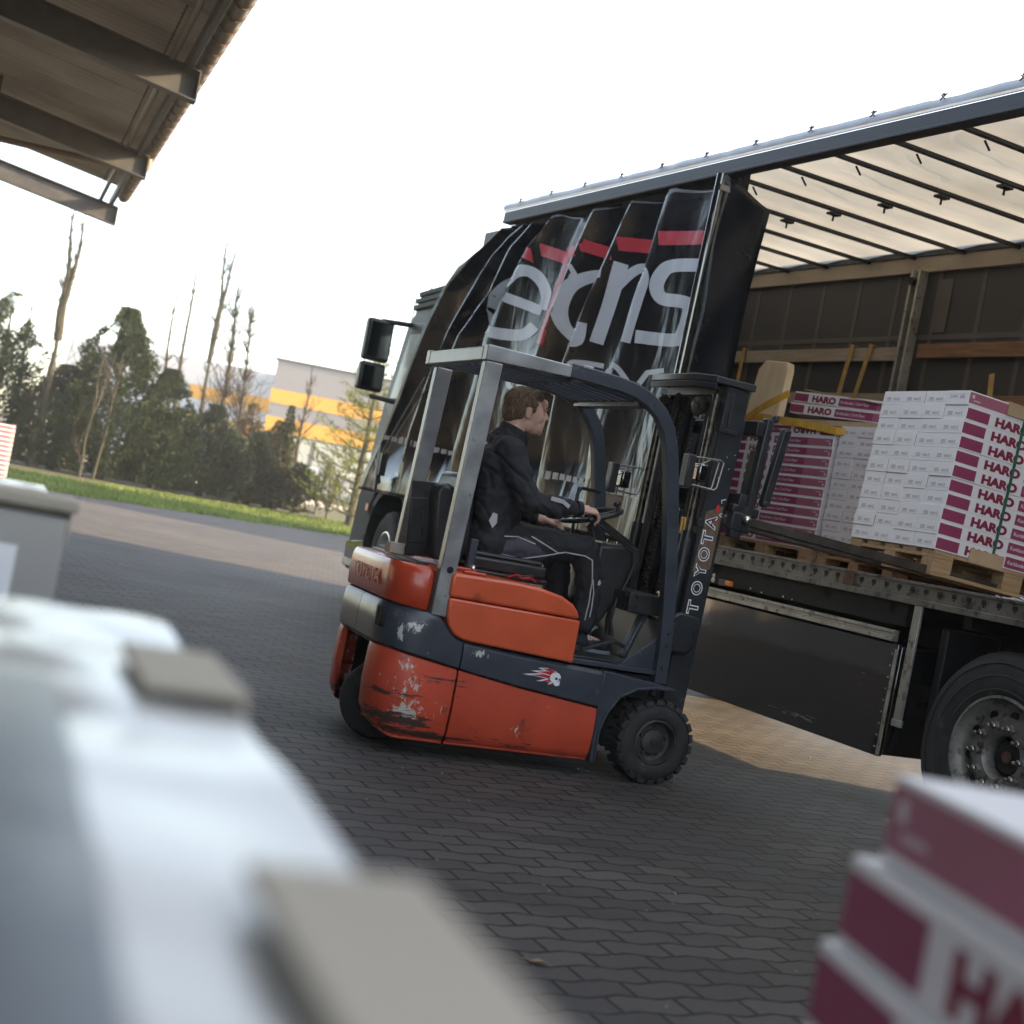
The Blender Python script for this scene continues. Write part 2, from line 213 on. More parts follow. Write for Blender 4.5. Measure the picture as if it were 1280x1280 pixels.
# ---------------------------------------------------------------- builders
class MB:
    def __init__(s): s.v=[];s.f=[];s.m=[];s.T=Matrix()
    def add(s,vs,fs,mi=0):
        k=len(s.v); s.v+=[tuple(s.T@Vector(p)) for p in vs]; s.f+=[tuple(i+k for i in f) for f in fs]; s.m+=[mi]*len(fs); return s
    def box(s,x0,x1,y0,y1,z0,z1,mi=0):
        return s.add([(x0,y0,z0),(x1,y0,z0),(x1,y1,z0),(x0,y1,z0),(x0,y0,z1),(x1,y0,z1),(x1,y1,z1),(x0,y1,z1)],[(0,3,2,1),(4,5,6,7),(0,1,5,4),(1,2,6,5),(2,3,7,6),(3,0,4,7)],mi)
    def bar(s,p,q,w,h,mi=0,upv=(0,0,1)):
        p=Vector(p);q=Vector(q);d=(q-p).normalized();u=Vector(upv)
        if abs(d.dot(u))>.98:u=Vector((0,1,0))
        a=d.cross(u).normalized()*w/2; b=a.cross(d).normalized()*h/2
        V=[p-a-b,p+a-b,p+a+b,p-a+b,q-a-b,q+a-b,q+a+b,q-a+b]
        return s.add(V,[(0,3,2,1),(4,5,6,7),(0,1,5,4),(1,2,6,5),(2,3,7,6),(3,0,4,7)],mi)
    def tube(s,pts,r,n=8,mi=0,cap=True):
        P=[Vector(p) for p in pts]; rs=r if isinstance(r,(list,tuple)) else [r]*len(P); vs=[];fs=[]
        a=None
        for i,p in enumerate(P):
            d=(P[min(i+1,len(P)-1)]-P[max(i-1,0)]).normalized()
            if a is None: a=d.orthogonal().normalized()
            a=(a-d*a.dot(d)); a=a.normalized() if a.length>1e-6 else d.orthogonal().normalized()
            b=d.cross(a)
            for k in range(n):
                t=2*PI*k/n; vs.append(p+(a*math.cos(t)+b*math.sin(t))*rs[i])
        for i in range(len(P)-1):
            for k in range(n): fs.append((i*n+k,i*n+(k+1)%n,(i+1)*n+(k+1)%n,(i+1)*n+k))
        if cap: fs.append(tuple(range(n-1,-1,-1))); fs.append(tuple(range((len(P)-1)*n,len(P)*n)))
        return s.add(vs,fs,mi)
    def cyl(s,p,q,r,n=16,mi=0,r2=None): return s.tube([p,q],[r,r2 if r2 is not None else r],n,mi)
    def prism(s,poly,y0,y1,mi=0):   # polygon in x,z extruded along y
        n=len(poly); vs=[(x,y0,z) for x,z in poly]+[(x,y1,z) for x,z in poly]
        A=sum(poly[i][0]*poly[(i+1)%n][1]-poly[(i+1)%n][0]*poly[i][1] for i in range(n))
        fs=[tuple(range(n)),tuple(range(2*n-1,n-1,-1))]+[((i+1)%n,i,n+i,n+(i+1)%n) for i in range(n)]
        if A<0: fs=[tuple(reversed(f)) for f in fs]
        return s.add(vs,fs,mi)
    def lathe(s,prof,n=48,mi=0,y=0,c=(0,0)):  # prof (r, y) spun about the y axis through (c.x, c.z)
        m=len(prof); vs=[];fs=[]
        for k in range(n):
            t=2*PI*k/n
            for r,yy in prof: vs.append((c[0]+r*math.cos(t),y+yy,c[1]+r*math.sin(t)))
        for k in range(n):
            for i in range(m-1): fs.append((k*m+i,k*m+i+1,((k+1)%n)*m+i+1,((k+1)%n)*m+i))
        return s.add(vs,fs,mi)
    def ell(s,c,r,mi=0,rot=None,n=16):
        vs=[];fs=[];m=n//2
        E_=rot.to_matrix() if rot else None
        for i in range(m+1):
            a=PI*i/m
            for k in range(n):
                t=2*PI*k/n; v=Vector((r[0]*math.sin(a)*math.cos(t),r[1]*math.sin(a)*math.sin(t),r[2]*math.cos(a)))
                if E_: v=E_@v
                vs.append(v+Vector(c))
        for i in range(m):
            for k in range(n): fs.append((i*n+k,(i+1)*n+k,(i+1)*n+(k+1)%n,i*n+(k+1)%n))
        return s.add(vs,fs,mi)
    def text(s,txt,x,z,w,h,y,mi=0,off=0.0,face=-1,rot=0):   # letters standing in the x,z plane, facing -y (face=-1) or +y
        V,F=glyphs(txt,off); c,sn=math.cos(rot),math.sin(rot)
        vs=[]
        for a,b_ in V:
            u,v=(a-.5)*w,(b_-.5)*h; u,v=u*c-v*sn,u*sn+v*c
            vs.append((x+(u if face<0 else -u),y,z+v))
        return s.add(vs,[f if face<0 else tuple(reversed(f)) for f in F],mi)
    def done(s,name,mats,parent=None,bevel=0,smooth=None,seg=2,fix=False):
        me=bpy.data.meshes.new(name); me.from_pydata(s.v,[],s.f)
        for m in (mats if isinstance(mats,(list,tuple)) else [mats]): me.materials.append(m)
        me.polygons.foreach_set('material_index',s.m); me.update()
        if fix:
            b=bmesh.new(); b.from_mesh(me); bmesh.ops.remove_doubles(b,verts=b.verts,dist=1e-5); bmesh.ops.recalc_face_normals(b,faces=b.faces); b.to_mesh(me); b.free()
        if smooth is not None:
            me.shade_smooth(); me.set_sharp_from_angle(angle=R(smooth))
        o=bpy.data.objects.new(name,me); COL.objects.link(o)
        if parent: o.parent=parent
        if bevel:
            mo=o.modifiers.new('bevel','BEVEL'); mo.width=bevel; mo.segments=seg; mo.limit_method='ANGLE'; mo.angle_limit=R(35)
            if smooth is None:
                me.shade_smooth(); me.set_sharp_from_angle(angle=R(35)); mo.harden_normals=False
        return o
    def each(s,name,mats,parent=None,bevel=0,smooth=None,gap=.002,**k):   # one object for every group of touching pieces
        n=len(s.v); par=list(range(n))
        def fd(a):
            while par[a]!=a: par[a]=par[par[a]]; a=par[a]
            return a
        for f in s.f:
            for q in f[1:]: par[fd(q)]=fd(f[0])
        isl={}
        for i in range(n): isl.setdefault(fd(i),[]).append(i)
        L=[]
        for ids in isl.values():
            P=[s.v[i] for i in ids]; L.append([set(ids),[min(p[k] for p in P)-gap for k in range(3)],[max(p[k] for p in P)+gap for k in range(3)]])
        ch=True
        while ch:
            ch=False
            for i in range(len(L)):
                for j in range(len(L)-1,i,-1):
                    if all(L[i][1][k]<=L[j][2][k] and L[j][1][k]<=L[i][2][k] for k in range(3)):
                        L[i][0]|=L[j][0]; L[i][1]=[min(L[i][1][k],L[j][1][k]) for k in range(3)]; L[i][2]=[max(L[i][2][k],L[j][2][k]) for k in range(3)]; del L[j]; ch=True
        for ids,_,_ in L:
            o=sorted(ids); mp={v:i for i,v in enumerate(o)}; c=MB(); c.v=[s.v[i] for i in o]
            for f,m_ in zip(s.f,s.m):
                if f[0] in ids: c.f.append(tuple(mp[i] for i in f)); c.m.append(m_)
            c.done(name,mats,parent,bevel,smooth,**k)
_G={}
def glyphs(txt,off=0):
    if (txt,off) in _G: return _G[(txt,off)]
    c=bpy.data.curves.new('t','FONT'); c.body=txt; c.offset=off; c.resolution_u=4; c.fill_mode='FRONT'
    o=bpy.data.objects.new('t',c); COL.objects.link(o); dg=bpy.context.evaluated_depsgraph_get(); me=bpy.data.meshes.new_from_object(o.evaluated_get(dg))
    V=[(v.co.x,v.co.y) for v in me.vertices]; F=[tuple(p.vertices) for p in me.polygons]
    bpy.data.objects.remove(o); bpy.data.curves.remove(c); bpy.data.meshes.remove(me)
    x0=min(v[0] for v in V);x1=max(v[0] for v in V);y0=min(v[1] for v in V);y1=max(v[1] for v in V)
    V=[((a-x0)/(x1-x0),(b-y0)/(y1-y0)) for a,b in V]
    def ar(f): return sum(V[f[i]][0]*V[f[(i+1)%len(f)]][1]-V[f[(i+1)%len(f)]][0]*V[f[i]][1] for i in range(len(f)))
    F=[f if ar(f)>0 else tuple(reversed(f)) for f in F]
    _G[(txt,off)]=(V,F); return V,F
def tag(o,label=None,cat=None,group=None,kind=None):
    if label:o['label']=label
    if cat:o['category']=cat
    if group:o['group']=group
    if kind:o['kind']=kind
    return o
def root(name,label,cat,loc=(0,0,0),rz=0,group=None):
    o=bpy.data.objects.new(name,None); o.empty_display_size=.2; COL.objects.link(o); o.location=loc; o.rotation_euler=(0,0,rz); return tag(o,label,cat,group)
def kids(o): return [c for c in bpy.data.objects if c.parent==o]
def copy_tree(o,parent=None,ch=None):
    c=o.copy(); COL.objects.link(c)
    if parent: c.parent=parent
    for k in kids(o): copy_tree(k,c)
    return c
ORD=['first','second','third','fourth','fifth','sixth','seventh','eighth','ninth','tenth','eleventh','twelfth','thirteenth']
def noisev(p,sc,seed=0): return noise.noise(Vector(p)*sc+Vector((seed*7.3,seed*3.1,seed*1.7)))
TM=Matrix.Translation((2.586,7.05,0))@Matrix.Rotation(R(-62.9),4,'Z')     # truck frame: x to the rear, y inward
FM=Matrix.Translation((0.9933,7.3276,0))@Matrix.Rotation(R(22.5),4,'Z')   # forklift frame: x forward, y to its left
HM=Matrix.Translation((-3.97,14.27,0))@Matrix.Rotation(R(110.67),4,'Z')   # canopy frame: x along the gutter, away
# ---------------------------------------------------------------- ground
def sheet(name,poly,z,m,kind='structure'):
    b=MB(); b.add([(x,y,z) for x,y in poly],[tuple(range(len(poly)))]); o=b.done(name,m); o['kind']=kind; return o
sheet('ground',[(-500,-300),(500,-300),(500,700),(-500,700)],0,mTerrain)
d=Vector((.628,.778)); nn=Vector((-.778,.628)); e0=Vector((-9.03,25.31))
a,b_=e0-d*75,e0+d*60
sheet('yard_paving',[(a.x,a.y),(a.x+150,a.y-60),(b_.x+60,b_.y-60),(b_.x,b_.y)],.004,mPave)
g0,g1=e0-d*60+nn*17,e0+d*60+nn*17
a2=e0-d*60; 
sheet('grass_verge',[(a2.x,a2.y),(b_.x,b_.y),(g1.x,g1.y),(g0.x,g0.y)],.008,mSoil)
rnd=random.Random(5)
vs=[];fs=[]
for i in range(52000):
    t=rnd.uniform(-14,26); q=rnd.random()**1.15*6.6-.06+.09*math.sin(t*3.1)+.06*math.sin(t*9.7)
    p=e0+d*t+nn*q
    if noise.noise(Vector((p.x*.9,p.y*.9,0)))>.42: continue
    h=rnd.uniform(.04,.11)*(1+.5*noise.noise(Vector((p.x*2,p.y*2,3)))); an=rnd.uniform(0,PI); wd=.011+.010*rnd.random(); dx,dy=math.cos(an)*wd,math.sin(an)*wd; lx,ly=rnd.uniform(-.04,.04),rnd.uniform(-.04,.04)
    k=len(vs); vs+=[(p.x-dx,p.y-dy,.008),(p.x+dx,p.y+dy,.008),(p.x+lx,p.y+ly,h+.008)]; fs.append((k,k+1,k+2))
b=MB(); b.add(vs,fs); tag(b.done('grass',mGrass),'short bright green grass on the verge beyond the paving','grass',kind='stuff')
# ---------------------------------------------------------------- semi trailer
trl=root('curtain_trailer','long black curtain sided trailer, near curtain pulled open, flooring cartons inside','trailer'); trl.matrix_world=TM
XF,XB=-6.95,6.6
def part(b,name,m,bevel=0,smooth=None,parent=None,**k): return b.done(name,m,parent or trl,bevel,smooth,**k)
b=MB(); b.box(XF,XB,0.05,2.45,1.22,1.275); part(b,'load_floor',mWoodB)
# near edge rail of the floor with lashing notches
b=MB(); b.box(XF,XB,0.0,.05,1.215,1.312); b.box(XF,XB,-.022,.0,1.19,1.225); b.box(XF,XB,-.008,0,1.30,1.318,0)
r_=random.Random(2); x=XF+.1; 
while x<XB-.1:
    if not(-1.33<x<-1.18):
        w_=.035; b.box(x,x+w_,-.0025,.004,1.262,1.288,1); b.box(x+w_*.3,x+w_*.7,-.0025,.004,1.25,1.262,1)
    x+=.105
for x in [XF+.3+.42*i for i in range(32)]: b.cyl((x,-.006,1.243),(x,.001,1.243),.008,8,2)
b.box(-1.31,-1.22,-.012,.002,1.22,1.316,2)
part(b,'edge_rail',[mRailE,mChassis,mRust],.003)
b=MB(); b.box(XF,XB,.8,.92,.86,1.2); b.box(XF,XB,1.55,1.67,.86,1.2)
for i in range(24): b.box(XF+.3+i*.57,XF+.36+i*.57,.05,2.4,1.12,1.21)
b.box(XF+.1,-.8,.05,.1,1.06,1.19); part(b,'chassis_frame',mChassis)
b=MB(); b.box(-6.0,-.81,-.012,.03,1.012,1.032); b.box(-6.0,-.81,-.02,.03,.968,.995); b.box(-6.0,-.81,-.006,.03,.995,1.012); part(b,'pallet_box_rail',mAlu,.003)
b=MB(); b.box(-6.0,-.765,.0,.03,.33,.958); b.box(-.80,-.765,.03,.75,.34,.95); b.box(-6.0,-.765,.7,.74,.45,.95)
pn=part(b,'side_panel',mGlossPanel,.006)
b=MB(); b.box(-.775,-.755,-.012,.0,.34,.93)
for i in range(9): b.cyl((-.80,-.006,.38+i*.065),(-.80,.0,.38+i*.065),.006,6)
part(b,'panel_edge_trim',mAlu,.002,parent=pn)
b=MB(); b.bar((-.655,-.01,1.19),(-.655,-.01,.53),.055,.02,upv=(0,1,0)); b.box(-.69,-.62,-.022,.0,.52,.56); part(b,'side_guard_post',mAlu,.003)
b=MB(); b.box(-2.42,-2.36,-.03,.0,1.062,1.098); part(b,'marker_lamp',mAmber,.006)
b=MB(); b.box(-2.50,-2.43,-.02,.0,1.055,1.10); part(b,'lamp_bracket',mBlackP,.004)
for (x,z,r) in ((-2.62,1.11,.016),(-2.62,1.08,.02),(-2.2,1.08,.006),(-2.08,1.07,.006),(-1.86,1.075,.007),(-1.77,1.07,.005)):
    b=MB(); b.ell((x,.02,z),(r,r*.4,r),n=10); part(b,'white_spot',mWhiteL,smooth=60)  # small white spots dotted along the strip under the deck edge
# top rails, bows, roof
b=MB(); b.box(XF,XB,-.03,.06,3.93,4.035); b.box(XF,XB,-.036,-.03,3.935,3.955); part(b,'top_rail',mRail,.006)
b=MB(); b.box(XF,-3.3,.10,.16,3.80,3.99); b.box(XF,-3.3,.06,.10,3.88,3.93); part(b,'curtain_track',mChassis,.003)
b=MB(); b.box(XF,XB,-.04,-.03,4.037,4.055); part(b,'rail_edge_strip',mRailW,.002)
vs=[];fs=[];N=300
for i in range(N+1):
    x=XF+(XB-XF)*i/N; wv=.012*noise.noise(Vector((x*2.2,0,0)))+.008*noise.noise(Vector((x*7,3,0)))
    vs+=[(x,-.046-wv*.4,4.052),(x,-.05-wv,4.075+wv*.5),(x,-.038,4.105+wv),(x,.02,4.118+wv),(x,.08,4.11)]
for i in range(N):
    for k in range(4): a=i*5+k; fs.append((a,a+5,a+6,a+1))
b=MB(); b.add(vs,fs); hem=part(b,'roof_tarp_hem',mTarpHem,smooth=80)
b=MB(); x=XF+.35
while x<XB:
    for s_ in (-1,1): b.bar((x-.02*s_,-.060,4.085),(x+.024*s_,-.052,4.12),.008,.006)
    b.ell((x,-.055,4.118),(.010,.008,.008),n=8); x+=.6
b.each('hem_tie',mBlackP,hem,gap=.03)
bow0=None; xb=-6.83
i=0
while xb<XB-.3:
    zn=3.965
    if bow0 is None:
        b=MB(); b.bar((0,.04,zn),(0,2.43,zn+.03),.035,.028); b.cyl((0,1.05,zn-.025),(0,1.05,zn-.075),.009,8); b.cyl((0,.28,zn-.025),(.015,.32,zn-.08),.008,6); b.box(-.03,.03,1.0,1.1,zn-.03,zn-.012)
        bow0=part(b,'roof_bow',mRail,.003); bow0.location.x=xb
    else:
        c=bow0.copy(); COL.objects.link(c); c.parent=trl; c.location.x=xb
    xb+=.5667; i+=1
vs=[];fs=[];NX,NY=170,16
for i in range(NX+1):
    for j in range(NY+1):
        x=XF+(XB-XF)*i/NX; y=.03+2.42*j/NY; ph=((x+6.83)%.5667)/.5667
        vs.append((x,y,4.018+.03*math.sin(PI*j/NY)+.022*math.sin(PI*ph)+.008*noise.noise(Vector((x*3,y*3,0)))))
for i in range(NX):
    for j in range(NY): a=i*(NY+1)+j; fs.append((a,a+NY+1,a+NY+2,a+1))
b=MB(); b.add(vs,fs); part(b,'roof_tarpaulin',mRoofTarp,smooth=80)
b=MB(); b.box(XF,XB,2.40,2.445,3.865,4.0); part(b,'far_roof_beam',mBeamW,.004)
b=MB(); b.box(XF,XB,2.38,2.46,4.0,4.05); part(b,'far_top_rail',mRail)
b=MB(); b.box(XF,XB,2.447,2.455,.95,3.90); fc=part(b,'far_curtain',mTarpIn)
b=MB(); x=XF+.3
while x<XB: b.box(x,x+.045,2.442,2.447,1.28,3.865); x+=.49
for z in (3.30,2.35): b.box(XF,XB,2.440,2.4415,z,z+.045)
part(b,'curtain_webbing',mSeam,parent=fc)
def slat(x0,x1,z0,z1,m,name='wooden_slat'):
    b=MB(); b.box(x0,x1,2.385,2.412,z0,z1); part(b,name,m,.003)
for x0,x1,dz,m in ((XF+.05,-3.93,0,mWoodG),(-3.74,.95,.02,mWoodB),(1.1,6.5,0,mWoodG)):
    slat(x0,x1,3.12+dz,3.235+dz,m); slat(x0,x1,2.735,2.84,m if x0>-4 else mWoodG); slat(x0,x1,2.3,2.41,m)
for xp in (-3.84,1.02):
    b=MB(); b.box(xp-.055,xp-.03,2.30,2.39,1.28,3.86); b.box(xp+.03,xp+.055,2.30,2.39,1.28,3.86); b.box(xp-.03,xp+.03,2.36,2.385,1.28,3.86)
    for k in range(34): b.box(xp-.012,xp+.012,2.352,2.36,1.5+k*.066,1.53+k*.066,1)
    b.cyl((xp,2.30,3.76),(xp,2.27,3.76),.035,14,1); part(b,'side_post',[mAlu,mChassis],.003)
b=MB(); b.box(-3.70,-3.53,2.435,2.439,3.36,3.80); part(b,'patched_sticker',mSeam)
b=MB(); b.box(XF-.05,XF,.18,2.48,1.2,4.0); b.box(XF-.06,XF+.03,.14,.22,1.2,4.03); b.box(XF-.06,XF+.03,2.42,2.5,1.2,4.03); part(b,'front_wall',mChassis,.004)
b=MB(); b.box(XB,XB+.05,.0,2.48,1.2,4.05); part(b,'rear_door',mChassis)
# wheels with ten studs each
def truck_wheel(parent,x,z,R_,rimmat,studs=True,y=.03,front=False):
    wr=root('wheel',None,None); wr.parent=parent; wr.location=(x,y,z)
    k=R_/.535
    b=MB(); pr=[(.29*k,.03),(.31*k,.012),(.36*k,.0),(.44*k,-.004),(.49*k,.004),(.515*k,.022),(.53*k,.05)]
    for g in range(5): yy=.05+.057*g; pr+=[(.535*k,yy+.004),(.535*k,yy+.044),(.522*k,yy+.047),(.522*k,yy+.055)]
    pr+=[(.53*k,.345),(.49*k,.38),(.36*k,.385),(.29*k,.36)]
    b.lathe(pr,72)
    for rr,hh in ((.405,.0025),(.47,.003),(.335,.002)): b.lathe([((rr-.006)*k,-.004),(rr*k,-.004-hh),((rr+.006)*k,-.004)],72)
    b.done('tyre',mRub,wr,smooth=35,fix=True)
    b=MB(); 
    if not front:
        b.lathe([(.31*k,.03),(.305*k,.008),(.292*k,.006),(.288*k,.03),(.275*k,.055),(.262*k,.07),(.235*k,.075),(.20*k,.062),(.17*k,.055),(.125*k,.058),(.11*k,.075),(.105*k,.16),(0,.16)],64)
    else:
        b.lathe([(.31*k,.03),(.305*k,.008),(.292*k,.006),(.285*k,.05),(.27*k,.09),(.23*k,.10),(.18*k,.07),(.15*k,.05),(.11*k,.045),(.10*k,-.0),(.07*k,-.03),(0,-.035)],64)
    b.done('rim',rimmat,wr,smooth=40,fix=True)
    b=MB()
    for i in range(10):
        a=2*PI*(i+.25)/10; cx,cz=.215*k*math.cos(a),.215*k*math.sin(a)
        b.cyl((cx,.084,cz),(cx,.0645,cz),.026*k,14)
    b.each('hand_hole',mChassis,wr)
    b=MB()
    for i in range(10):
        a=2*PI*i/10; cx,cz=.155*k*math.cos(a),.155*k*math.sin(a)
        b.cyl((cx,.06,cz),(cx,.036,cz),.024*k,6,1); b.cyl((cx,.042,cz),(cx,.012,cz),.017*k,6); b.cyl((cx,.014,cz),(cx,-.022,cz),.0095*k,10)
    b.each('wheel_nut',[mChrome,mRimG],wr,.0015)
    b=MB(); b.cyl((0,.16,0),(0,.11,0),.085*k,20); b.cyl((0,.11,0),(0,.095,0),.03*k,14,1); b.done('hub',[mBlackP,mRust],wr,.004)
    return wr
W0=truck_wheel(trl,0.0,.525,.535,mRimG)
for x in (1.31,2.62):
    c=copy_tree(W0,trl); c.location=(x,.03,.525)
for x in (0,1.31,2.62):
    c=copy_tree(W0,trl); c.location=(x,2.43,.525); c.rotation_euler=(0,0,PI)
b=MB(); 
for x in (0,1.31,2.62): b.cyl((x,.35,.52),(x,2.1,.52),.07,14); b.box(x-.5,x+.5,.85,.95,.7,.86); b.box(x-.5,x+.5,1.52,1.62,.7,.86)
b.box(-.52,-.47,.05,.45,.55,1.1); part(b,'axle',mChassis,.01)
b=MB(); b.box(-5.3,-5.15,.35,.5,.1,1.1); b.box(-5.35,-5.1,.3,.55,.06,.1); part(b,'landing_leg',mChassis,.01)
